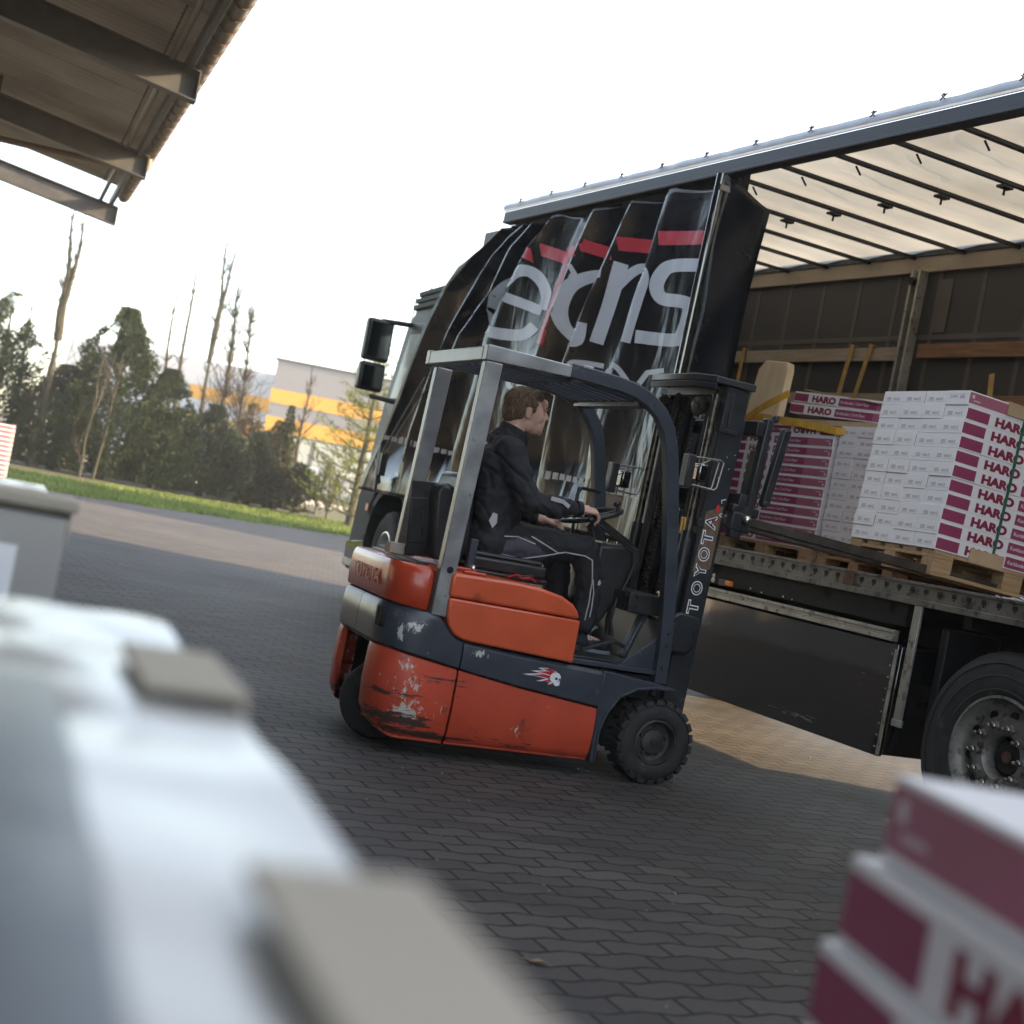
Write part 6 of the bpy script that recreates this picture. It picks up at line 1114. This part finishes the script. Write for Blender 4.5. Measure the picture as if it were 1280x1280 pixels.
# ---------------------------------------------------------------- loading canopy (frame: x away along the gutter, y toward the hall)
cn=root('loading_canopy','grey steel loading canopy with corrugated sheets, tapered beams and a brown gutter overhead','canopy'); cn.matrix_world=HM
def np_(b,name,m,bevel=0,smooth=None,parent=None,**k): return b.done(name,m,parent or cn,bevel,smooth,**k)
sl_=.150
for xb in (10.07,5.03,0,-5.03,-10.06,-15.1):
    b=MB(); z0=4.74; 
    b.prism([(0,0),(6.3,0),(6.3,.01),(0,.01)],0,.001); b.v=[];b.f=[];b.m=[]
    L_=6.3
    def yz(y0,y1,za,zc,x0,x1):   # sloped slab along y
        b.add([(x0,y0,za),(x1,y0,za),(x1,y1,za+sl_*(y1-y0)),(x0,y1,za+sl_*(y1-y0)),(x0,y0,zc),(x1,y0,zc),(x1,y1,zc+sl_*(y1-y0)),(x0,y1,zc+sl_*(y1-y0))],[(0,3,2,1),(4,5,6,7),(0,1,5,4),(1,2,6,5),(2,3,7,6),(3,0,4,7)])
    yz(0,L_,4.74,4.756,xb-.09,xb+.09); yz(0,L_,5.04,5.056,xb-.09,xb+.09); yz(.0,L_,4.756,5.04,xb-.006,xb+.006); yz(-.004,.010,4.745,5.05,xb-.088,xb+.088)
    np_(b,'canopy_beam',mGalv)
vs=[];fs=[];X0,X1=-15.5,8.95
nx=int((X1-X0)/.0415)
for i in range(nx+1):
    x=X0+(X1-X0)*i/nx; z=.014*math.sin(2*PI*(x-X0)/.166)+(.012 if int((x-X0)/1.0)%2 else 0)
    for q in range(2): y=.02+6.3*q; vs.append((x,y,5.20+z+sl_*y))
for i in range(nx): a=i*2; fs.append((a,a+2,a+3,a+1))
b=MB(); b.add(vs,fs); np_(b,'corrugated_roof_sheet',mCanSheet,smooth=60)
for i,(y,rad,zz,m_) in enumerate(((.30,.035,5.12,mPurl),(2.2,.04,5.40,mPurl),(4.1,.04,5.69,mPurl))):
    b=MB(); b.cyl((X0,y,zz),(10.3,y,zz),rad,12); np_(b,'purlin_tube',m_,smooth=50)
b=MB(); b.box(X0,10.2,.10,.16,5.02,5.18); np_(b,'edge_channel',mGalv,.004)
b=MB()
for k in range(70): x=9.0-.15*k-.1; b.cyl((x,.36,5.26),(x,.36,5.215),.008,6)
b.each('sheet_screw',mBlackP,cn)
vs=[];fs=[];n_=12; gx=[X0,9.62]
b=MB()
for x in gx:
    for k in range(n_+1): a=PI+PI*k/n_; vs.append((x,-.03+.088*math.cos(a),5.17+.088*math.sin(a)))
for k in range(n_): fs.append((k,k+1,n_+2+k,n_+1+k))
b.add(vs,fs); g_=np_(b,'gutter',mGutter,smooth=50); so=g_.modifiers.new('s','SOLIDIFY'); so.thickness=.006
b=MB(); x=X0+.1
while x<9.6:
    b.tube([(x,-.03+.094*math.cos(PI+PI*k/10),5.17+.094*math.sin(PI+PI*k/10)) for k in range(11)],.008,6); x+=.42
b.tube([(X0,-.124,5.175),(9.62,-.124,5.175)],.010,8)
np_(b,'gutter_brackets',mGutter,smooth=50,parent=g_)
b=MB(); b.tube([(5.35,-.03,5.09),(5.35,-.03,4.98),(5.35,.02,4.90),(5.35,.12,4.86),(5.37,.24,4.88),(5.6,.6,4.93),(6.2,1.6,5.0),(6.5,3.2,5.02),(6.6,6.0,5.05)],.048,12); np_(b,'downpipe',mGutter,smooth=50)
b=MB(); b.tube([(9.7,.5,5.12),(6.0,3.0,4.9),(5.1,6.0,5.4)],.010,6); b.box(3.2,3.28,1.92,1.98,4.6,5.2); b.box(8.2,8.26,1.95,2.0,4.72,5.1); b.cyl((3.24,1.95,4.6),(3.24,1.95,3.9),.03,10) if False else None
np_(b,'bracing_rod',mBlackP)
b=MB(); b.box(2.9,3.1,1.93,2.06,4.82,4.9); b.box(0.8,2.0,2.0,2.12,5.12,5.2); np_(b,'strip_lamp',mAlu,.01)
# hall wall that carries the canopy
hw=root('warehouse_hall','grey clad warehouse hall behind the loading canopy','building'); hw.matrix_world=HM
b=MB(); b.box(-16,8.2,6.3,6.6,0,7.2); b.done('wall',mHall,hw)
b=MB(); 
for x in (-12,-4,4): b.box(x,x+3,6.26,6.30,0,3.4)
b.done('loading_door',mWallG,hw,.01)
b=MB(); b.T=HM.inverted(); b.box(-3.3,-3.0,-7,6.0,0,5.0); b.done('added_shade_wall',mHall,hw)  # wall outside the view, added to darken the foreground from the left
b=MB(); b.box(-16.2,8.4,6.2,6.7,7.2,7.35); b.done('roof_edge',mGalv,hw)
# ---------------------------------------------------------------- foreground flooring loads under the canopy
HA=Matrix.Rotation(R(110.67),4,'Z')
def load(corner,nl,nc,top,desc,group,cols=None,flip_top=False,yaw=0):
    # corner = far right corner of the top, x runs toward the camera, y to the left
    Mx=Matrix.Translation((corner[0],corner[1],0))@Matrix.Rotation(R(-69.33+yaw),4,'Z')
    for l in range(nl):
        for c in range(nc):
            z=top-(l+1)*BH*1.003
            lab='%s, %s layer from top, %s row from right'%(desc,ORD[l],ORD[c])
            carton(Mx@Matrix.Translation((BL/2,-(BW/2+.2*c+.001),z))@Matrix.Rotation(PI,4,'Z'),lab,group,flip=(flip_top and l==0))
    return Mx
# note: y positive is to the right of the load, so rows run to negative y
MA=load((-.337,1.446),3,4,1.085,'carton in the nearest left load','cartons in the nearest left load')
pallet(MA@Matrix.Translation((.61,-.40,1.085-3*BH*1.003-.146)),'wooden pallet under the top cartons of the nearest left load')
for l in range(8): pass
def block_under(Mx,z,n,desc,group,nc=4):
    for l in range(n):
        c=0
        carton(Mx@Matrix.Translation((BL/2,-(BW/2+.001),z-(l+1)*BH*1.003))@Matrix.Rotation(PI,4,'Z'),'%s, %s layer of the lower pallet'%(desc,ORD[l]),group)
        carton(Mx@Matrix.Translation((BL/2,-(BW/2+.601),z-(l+1)*BH*1.003))@Matrix.Rotation(PI,4,'Z'),'%s, %s layer of the lower pallet, hall side'%(desc,ORD[l]),group)
block_under(MA,1.085-3*BH*1.003-.146,7,'carton low in the nearest left load','cartons in the nearest left load')
b=MB(); vs=[];fs=[];NX,NY=60,40
for i in range(NX+1):
    for j in range(NY+1):
        x=-.006+1.232*i/NX; y=.004-.81*j/NY
        e_=min(x+.006,1.226-x,.004-y,.806+y)
        vs.append((x,y,1.085+.006+.004*noise.noise(Vector((x*8,y*8,0)))+.004*noise.noise(Vector((x*3,y*14,2)))))
for i in range(NX):
    for j in range(NY): a=i*(NY+1)+j; fs.append((a,a+1,a+NY+2,a+NY+1))
b.add(vs,fs)
b.add([(-.006,.004,.83),(1.226,.004,.83),(1.226,.004,1.091),(-.006,.004,1.091)],[(0,1,2,3)]); b.add([(-.006,.004,.83),(-.006,-.806,.83),(-.006,-.806,1.091),(-.006,.004,1.091)],[(3,2,1,0)])
o=b.done('wrapping_film',mFilm,smooth=60); o.matrix_world=MA; tag(o,'shiny pale plastic film wrapped over the nearest left load','wrapping film')
b=MB(); b.prism([(.46,1.097),(.50,1.10),(.75,1.104),(1.2,1.10),(1.2,1.096),(.46,1.093)],-.80,-.125); o=b.done('dark_cover',mGreyCover,bevel=.002,fix=True); o.matrix_world=MA; tag(o,'dark blue grey cover over the left part of the nearest left load at the photo edge','plastic sheet')  # thin dark slab makes the left part of the load darker
def protector(Mx,x0,x1,top,lab,dx=.10,m=mKraftP,drop=.10):
    b=MB(); b.box(x0,x1,-dx,.012,top+.010,top+.017); b.box(x0,x1,.0065,.012,top-drop,top+.010)
    o=b.done('edge_protector',m,bevel=.002); o.matrix_world=Mx; tag(o,lab,'edge protector','card edge protectors on the left loads')
protector(MA,.29,.47,1.088,'pale card edge protector midway along the nearest left load',.065)
protector(MA,.90,1.20,1.09,'beige card edge protector at the near end of the nearest left load, largest in view',.066)
MB2=load((-1.215,3.65),3,4,1.10,'carton in the second left load','cartons in the second left load')
pallet(MB2@Matrix.Translation((.61,-.40,1.10-3*BH*1.003-.146)),'wooden pallet under the top cartons of the second left load')
block_under(MB2,1.10-3*BH*1.003-.146,7,'carton low in the second left load','cartons in the second left load')
b=MB(); b.box(-.004,1.224,-.806,.004,1.101,1.106); b.box(1.222,1.226,-.806,.004,.84,1.101); b.box(-.004,1.222,.002,.006,.84,1.101); o=b.done('wrapping_film',mFilm,bevel=.002); o.matrix_world=MB2; tag(o,'pale plastic film wrapped over the second left load','wrapping film')
b=MB(); b.box(1.2275,1.229,-.42,-.07,.94,1.045); b.box(1.229,1.230,-.40,-.2,.96,1.0,1); o=b.done('paper_label',[mWhiteP,mBlue]); o.matrix_world=MB2; tag(o,'white paper label with a blue patch on the end of the second left load','label')
protector(MB2,.98,1.22,1.10,'pale card edge protector on the near corner of the second left load',.22,drop=.04)
b=MB(); b.box(1.06,1.24,-.20,.02,1.118,1.14); o=b.done('corner_card',mKraftP,bevel=.004); o.matrix_world=MB2; tag(o,'folded pale card on top of the second left load','edge protector','card edge protectors on the left loads')
# right foreground load with burgundy print facing the camera side
MR=Matrix.Translation((.405,1.33,0))@Matrix.Rotation(R(-80),4,'Z')
for l in range(12):
    for c in range(2):
        z=1.098-(l+1)*BH*1.02; off=(0,0) if l==0 else ((-.02,-.018) if l==1 else (-.03,-.03))
        lab='burgundy carton in the right foreground stack, %s layer from top, %s'%(ORD[l],('left row','right row')[c])
        carton(MR@Matrix.Translation((BL/2+off[0],.1+off[1]+.2*c,z)),lab,'cartons in the right foreground stack',flip=(l==0),jit=.002)
# far stack on the ground at the left edge
b0=MB()
FS=Matrix.Translation((-9.6,24.9,0))@Matrix.Rotation(R(20),4,'Z')
for l in range(11):
    for c in range(3):
        carton(FS@Matrix.Translation((0,.2*c,.146+l*BH*1.003)),'carton in the far left ground stack, %s layer from bottom, %s row'%(ORD[l],ORD[c]),'cartons in the far left stack')
pallet(FS@Matrix.Translation((0,.2,0)),'wooden pallet under the far left stack of cartons on the paving')
# ---------------------------------------------------------------- small litter
rr_=random.Random(3)
def px_ground(x,y): return (x,y)
b=MB(); b.add([(0,0,.006),(.03,.012,.016),(.075,.0,.010),(.05,-.014,.02),(.02,-.01,.012)],[(0,4,3,2,1)]); b.bar((-.02,.0,.008),(.0,.0,.01),.002,.002)
o=b.done('dead_leaf',mLeafB); o.location=(.29,4.05,0); o.rotation_euler=(0,0,-.3); so=o.modifiers.new('s','SOLIDIFY'); so.thickness=.001; tag(o,'curled brown dead leaf lying on the pavers in the foreground','leaf')
b=MB()
for i in range(420):
    x=rr_.uniform(-2.5,3.2); y=rr_.uniform(3.0,10.5); s_=rr_.uniform(.002,.005)*(1.7 if rr_.random()<.06 else 1); b.ell((x,y,.004+s_*.5),(s_*1.2,s_,s_*.7),n=6)
tag(b.done('grit',mPebble,smooth=60),'scattered pale grit on the dark pavers','grit',kind='stuff')
# ---------------------------------------------------------------- vegetation
def conifer(name,label,x,y,h,rad,seed,n,m,lean=0,group=None,irr=.42,leaf=.105,base=.1,trunkm=None,top=1.0):
    r=random.Random(seed); vs=[];fs=[]
    for i in range(n):
        t=r.random()**1.15*(h-base); zz=base+t; f=t/(h-base)
        an=r.uniform(0,2*PI); R_=rad*(1-f**1.7*.86)*(.72+.28*min(1,f*5))
        R_*=1+irr*noise.noise(Vector((math.cos(an)*1.6+seed,math.sin(an)*1.6,zz*.8)))+irr*.7*noise.noise(Vector((math.cos(an)*4+seed,math.sin(an)*4,zz*2.6)))
        q=R_*(r.random()**.38)
        px,py=q*math.cos(an),q*math.sin(an)
        if noise.noise(Vector((px*1.5+seed,py*1.5,zz*1.5)))<-.22: continue
        c_=Vector((px,py,zz)); l=leaf*r.uniform(.6,1.3)*(1 if f<.85 else .7)
        d_=Vector((math.cos(an)*.6+r.uniform(-.5,.5),math.sin(an)*.6+r.uniform(-.5,.5),r.uniform(.0,1.0))).normalized(); s_=d_.cross(Vector((r.uniform(-1,1),r.uniform(-1,1),r.uniform(-1,1)))).normalized()*l*.22
        k=len(vs); vs+=[c_-d_*l*.5,c_+s_,c_+d_*l*.6,c_-s_]; fs.append((k,k+1,k+2,k+3))
        s2=d_.cross(s_).normalized()*l*.2; k=len(vs); vs+=[c_-d_*l*.3+s_*.3,c_+s2,c_+d_*l*.5,c_-s2]; fs.append((k,k+1,k+2,k+3))
    t_=root(name,label,'tree' if h>2 else 'bush',(x,y,0),0,group)
    b=MB(); b.add(vs,fs); b.done('crown',m,t_)
    b=MB(); b.tube([(0,0,0),(.05,0,h*.5),(.02,.03,h*.92)],[.13,.09,.02],8)
    for k in range(26):
        a=r.uniform(0,2*PI); z0=r.uniform(.1,h*.8); rl=rad*(1-z0/h)*.9; b.tube([(0,0,z0),(rl*.5*math.cos(a),rl*.5*math.sin(a),z0+rl*.25),(rl*math.cos(a),rl*math.sin(a),z0+rl*.6)],[.03,.018,.006],5)
    b.done('trunk',mBark,t_,smooth=60); return t_
G1='dense conifers along the verge'
conifer('conifer','dark bushy conifer at the far left edge behind the verge',-14.4,38,4.55,1.5,1,20000,mConif,group=G1)
conifer('conifer','dark conifer hedge plant between the far left conifer and the broad one',-12.6,38.2,2.9,1.5,9,15000,mConif,group=G1)
conifer('conifer','broadest and tallest dark green conifer with a ragged crown, left of the pollarded trunks',-11.25,38.2,4.75,1.75,2,34000,mConif,group=G1)
conifer('conifer','rounded conifer leaning on the right side of the broadest one',-9.9,38.6,3.35,1.35,3,20000,mConif,group=G1)
conifer('conifer','low blue green conifer under the pollarded trunks',-8.85,39.8,2.65,1.5,4,20000,mConifB,group=G1)
conifer('conifer','squat conifer right of the low blue green one',-7.65,40.6,2.15,1.15,5,13000,mConifB,group=G1,irr=.5)
conifer('bush','brownish twiggy bush beside the small fir near the truck cab',-7.15,41.2,2.6,1.05,6,3200,mHedge,group='twiggy bushes on the verge',irr=.6,leaf=.13)
conifer('bush','brown twiggy bush behind the squat conifer',-8.2,42.0,3.0,1.0,16,2200,mHedge,group='twiggy bushes on the verge',irr=.7,leaf=.13)
conifer('small_fir','small loose green fir at the right end of the verge bushes',-6.15,40.2,1.5,.85,7,2600,mConifB,group=G1,irr=.6,leaf=.14)
conifer('small_fir','thin dark fir sapling top showing above the twiggy bushes',-6.9,41.0,3.1,.5,8,1300,mConif,group=G1,irr=.6,leaf=.15)
def fir(name,label,x,y,h,rad,seed):   # tiered open branches
    r=random.Random(seed); t_=root(name,label,'tree',(x,y,0)); b=MB(); b.tube([(0,0,0),(.05,0,h*.5),(0,0,h)],[.12,.07,.015],8); vs=[];fs=[]
    z=.3
    while z<h-.1:
        for k in range(5):
            a=2*PI*k/5+z*2.3+r.uniform(-.3,.3); L_=rad*(1-(z/h)**1.5)*r.uniform(.65,1.1)+.15; dr=r.uniform(.0,.35)
            P=[Vector((L_*q*math.cos(a),L_*q*math.sin(a),z+dr*L_*q+.25*L_*q*q*(1 if q>.6 else .4))) for q in (0,.33,.66,1)]; b.tube(P,[.022,.016,.010,.004],5)
            for q in range(int(70*L_)):
                u=r.uniform(.25,1.04); i=min(2,int(u*3)); p=P[i].lerp(P[i+1],min(1.05,u*3-i)); wd=.22*(1.25-u)+.06
                c_=p+Vector((r.uniform(-wd,wd),r.uniform(-wd,wd),r.uniform(-.07,.05))); d_=(Vector((math.cos(a),math.sin(a),.4))+Vector((r.uniform(-.7,.7),r.uniform(-.7,.7),r.uniform(-.2,.5)))).normalized(); s_=d_.cross(Vector((0,0,1))+Vector((r.uniform(-.5,.5),)*3)).normalized()*.022; l=r.uniform(.09,.17)
                k2=len(vs); vs+=[c_-d_*l*.4,c_+s_,c_+d_*l*.6,c_-s_]; fs.append((k2,k2+1,k2+2,k2+3))
        z+=.30
    b.done('trunk',mBark,t_,smooth=60); b=MB(); b.add(vs,fs); b.done('crown',mFir,t_); return t_
fir('fir_tree','sunlit yellow green fir with open branches just left of the truck cab',-4.35,38.5,5.2,1.75,21)
def bare(name,label,x,y,h,r0,seed,nb,lean=0,fork=False,spread=1.0,stub=True,group=None,blen=1.0,m=None):
    r=random.Random(seed); t_=root(name,label,'tree',(x,y,0),0,group); b=MB(); c=MB(); r0*=.68; nb=int(nb*.62)
    def stem(p0,dx,dy,hh,ra,n=14):
        P=[];ra_=[]
        for i in range(n+1):
            f=i/n; P.append(Vector((p0[0]+dx*f+.10*noise.noise(Vector((seed,f*3,dx*5))),p0[1]+dy*f+.08*noise.noise(Vector((seed+5,f*3,1))),p0[2]+hh*f))); ra_.append(ra*(1-f)**.8+.012)
        (b).tube(P,ra_,7); return P
    S_=[]
    if fork: a=stem((0,0,0),0,0,h*.55,r0); S_=[a,stem(a[-3],-.12+lean*.4,0,h*.5,r0*.6),stem(a[-3],.18+lean*.4,.05,h*.47,r0*.6)]
    else: S_=[stem((0,0,0),lean,0,h,r0)]
    for k in range(nb):
        P=r.choice(S_); i=r.randint(2,len(P)-3); p=P[i]; f=p.z/h
        a=r.uniform(0,2*PI); L_=blen*(r.uniform(.15,.5) if stub and r.random()<.3 else r.uniform(.4,1.3)*(1.15-f)+.1); up=r.uniform(.5,2.6)
        q=[p]; d_=Vector((math.cos(a),math.sin(a),up)).normalized()
        for s_ in range(4): d_=(d_+Vector((r.uniform(-.25,.25),r.uniform(-.25,.25),.12))).normalized(); q.append(q[-1]+d_*L_/4)
        c.tube(q,[.019,.015,.011,.008,.005],4,cap=False)
        for t in range(3):
            s0=q[r.randint(1,4)]; d2=(d_+Vector((r.uniform(-1,1),r.uniform(-1,1),r.uniform(-.3,.8)))).normalized(); c.tube([s0,s0+d2*L_*.3,s0+d2*L_*.5+Vector((0,0,.04))],[.009,.007,.005],3,cap=False)
    b.done('trunk',mBark,t_,smooth=60); c.done('branches',m or mTwig,t_); return t_
GT='bare pollarded trunks above the verge'
bare('bare_tree','thick forked pollarded trunk with ivy green bark rising to the canopy end',-12.75,37.2,7.3,.24,31,170,-.2,True,group=GT,blen=.8)
bare('bare_tree','thin bare trunk left of the thick forked one',-14.2,39,4.9,.08,32,60,0,group=GT,blen=.6)
bare('bare_tree','slim straight bare trunk, left one of the pair right of the broad conifer',-10.35,40,6.3,.09,33,40,-.3,group=GT,blen=.5)
bare('bare_tree','slim curved bare trunk, right one of the pair right of the broad conifer',-9.95,40.2,7.2,.11,34,45,-.35,group=GT,blen=.5)
bare('bare_tree','tallest slender bare trunk with knotty stubs, middle of the background',-9.75,42,8.3,.16,35,130,-.1,True,group=GT,blen=.9)
bare('bare_tree','knotty bare trunk right of the tallest slender one',-9.1,42.5,6.9,.14,36,170,-.35,group=GT,blen=1.3)
bare('bare_tree','shorter bare trunk with many side twigs, rightmost of the tall group',-8.6,43,6.3,.10,37,170,-.4,group=GT,blen=1.5)
bare('bare_tree','thin leaning bare tree in front of the striped building',-6.85,43.5,4.6,.075,38,60,-.1,group=GT,blen=.9)
bare('bare_tree','crooked young bare tree standing before the broadest conifer',-11.2,36.3,3.6,.05,39,26,.25,True,group=GT,blen=.8)
bare('bare_tree','second crooked young bare tree before the broadest conifer',-10.85,36.5,3.4,.05,40,22,.1,group=GT,blen=.8)
bare('bare_shrub','low bare twiggy shrub at the verge end near the truck cab',-5.3,41,1.5,.03,41,70,.1,group='bare shrubs near the cab',blen=.8)
bare('bare_shrub','low bare twiggy shrub left of the yellow green fir',-6.0,43.5,1.7,.03,42,80,.1,group='bare shrubs near the cab',blen=.8)
for i,(x,z) in enumerate(((-4.9,10.0),(-4.4,10.8),(-3.6,10.2),(-3.0,9.7))):
    bare('bare_tree',('far bare treetop above the cab roof, leftmost','tallest far bare treetop above the cab roof','far bare treetop above the cab roof, third from left','far bare treetop above the cab roof, rightmost')[i],x,52,z,.12,50+i,26,-.1,group='far bare trees behind the cab',blen=.7)
# ---------------------------------------------------------------- striped building
sb=root('striped_building','low grey commercial building with two orange bands and pale windows behind the trees','building')
YB=66.0
def bb(b,name,m,bevel=0,parent=None): return b.done(name,m,parent or sb,bevel)
b=MB(); b.box(-12.2,14,YB,YB+20,0,6.2); bb(b,'wall',mWallG)
for z0,z1 in ((4.2,4.85),(2.85,3.55)):
    b=MB(); b.box(-12.23,14,YB-.03,YB,z0,z1); b.box(-12.23,-12.2,YB,YB+20,z0,z1); bb(b,'orange_band',mWallO)
b=MB(); b.box(-12.3,14.1,YB-.06,YB+20.1,6.2,6.32); bb(b,'roof_edge',mGalv)
b=MB(); b.box(-12.22,14,YB-.04,YB-.0,.15,.95); bb(b,'plinth',mWallW)
x=-11.6
while x<10:
    b=MB(); b.box(x,x+1.75,YB-.05,YB-.0,.98,2.80); f_=bb(b,'window_frame',mFrameD)
    b=MB(); b.box(x+.06,x+1.69,YB-.07,YB-.05,1.05,2.74); bb(b,'window_pane',mPane,parent=f_); x+=1.85
sb2=root('sunlit_pale_hall','hall coloured sunlit pale with orange stripes left of the striped building, mostly behind bare trees','building')
b=MB(); b.box(-24,-13.2,72,85,0,5.9); b.done('wall',mWallW,sb2)  # white wall colour stands for sun glare on the building's left face
for z0,z1 in ((3.9,4.6),(2.4,3.1)):
    b=MB(); b.box(-17.5,-13.2,71.97,72,z0,z1); b.done('orange_band',mWallO,sb2)
# unseen block added on the right to keep sun off the foreground
nh=root('foreground_shade_block','unseen block added to keep sun off the foreground, right of the yard, beyond the trailer','building')
b=MB(); b.box(11,13,-22,5.0,0,8.8); b.done('wall',mHall,nh)
b=MB(); b.box(10.9,13.1,-22.1,5.1,8.8,9.0); b.done('roof_edge',mGalv,nh)
sh_=root('paving_shade_block','unseen block added to shade the far paving, standing far behind the truck','building')  # unseen block added so its shadow crosses the paving before the verge
b=MB(); b.box(22,44,22.4,29.0,0,14); b.done('wall',mHall,sh_)
b=MB(); b.box(21.8,44.2,22.2,29.2,14,14.2); b.done('roof',mGalv,sh_)
b=MB()
for (x,y,w_,h_) in ((-9.2,55,4,1.5),): b.box(x,x+w_,y,y+1.8,.3,.9); b.box(x+.8,x+w_-1,y+.1,y+1.7,.9,h_)
for xx in (-8.5,-6.0):
    b.cyl((xx,54.95,.32),(xx,55.2,.32),.32,14)
o=b.done('parked_car',mWallW,bevel=.12); tag(o,'pale parked car half hidden behind the verge bushes','car')

# ---------------------------------------------------------------- winter haze over the yard
b=MB(); b.box(-45,60,-40,110,-1,16); hzb=b.done('haze',[]); hzb['kind']='stuff'; hzb['label']='thin warm winter haze in the air over the yard'
mh=bpy.data.materials.new('haze_air'); mh.use_nodes=True; n=mh.node_tree; n.nodes.clear()
v=n.nodes.new('ShaderNodeVolumePrincipled'); v.inputs['Color'].default_value=(.95,.95,.95,1); v.inputs['Density'].default_value=.0014; v.inputs['Anisotropy'].default_value=.3
ou=n.nodes.new('ShaderNodeOutputMaterial'); n.links.new(v.outputs[0],ou.inputs['Volume']); hzb.data.materials.append(mh)
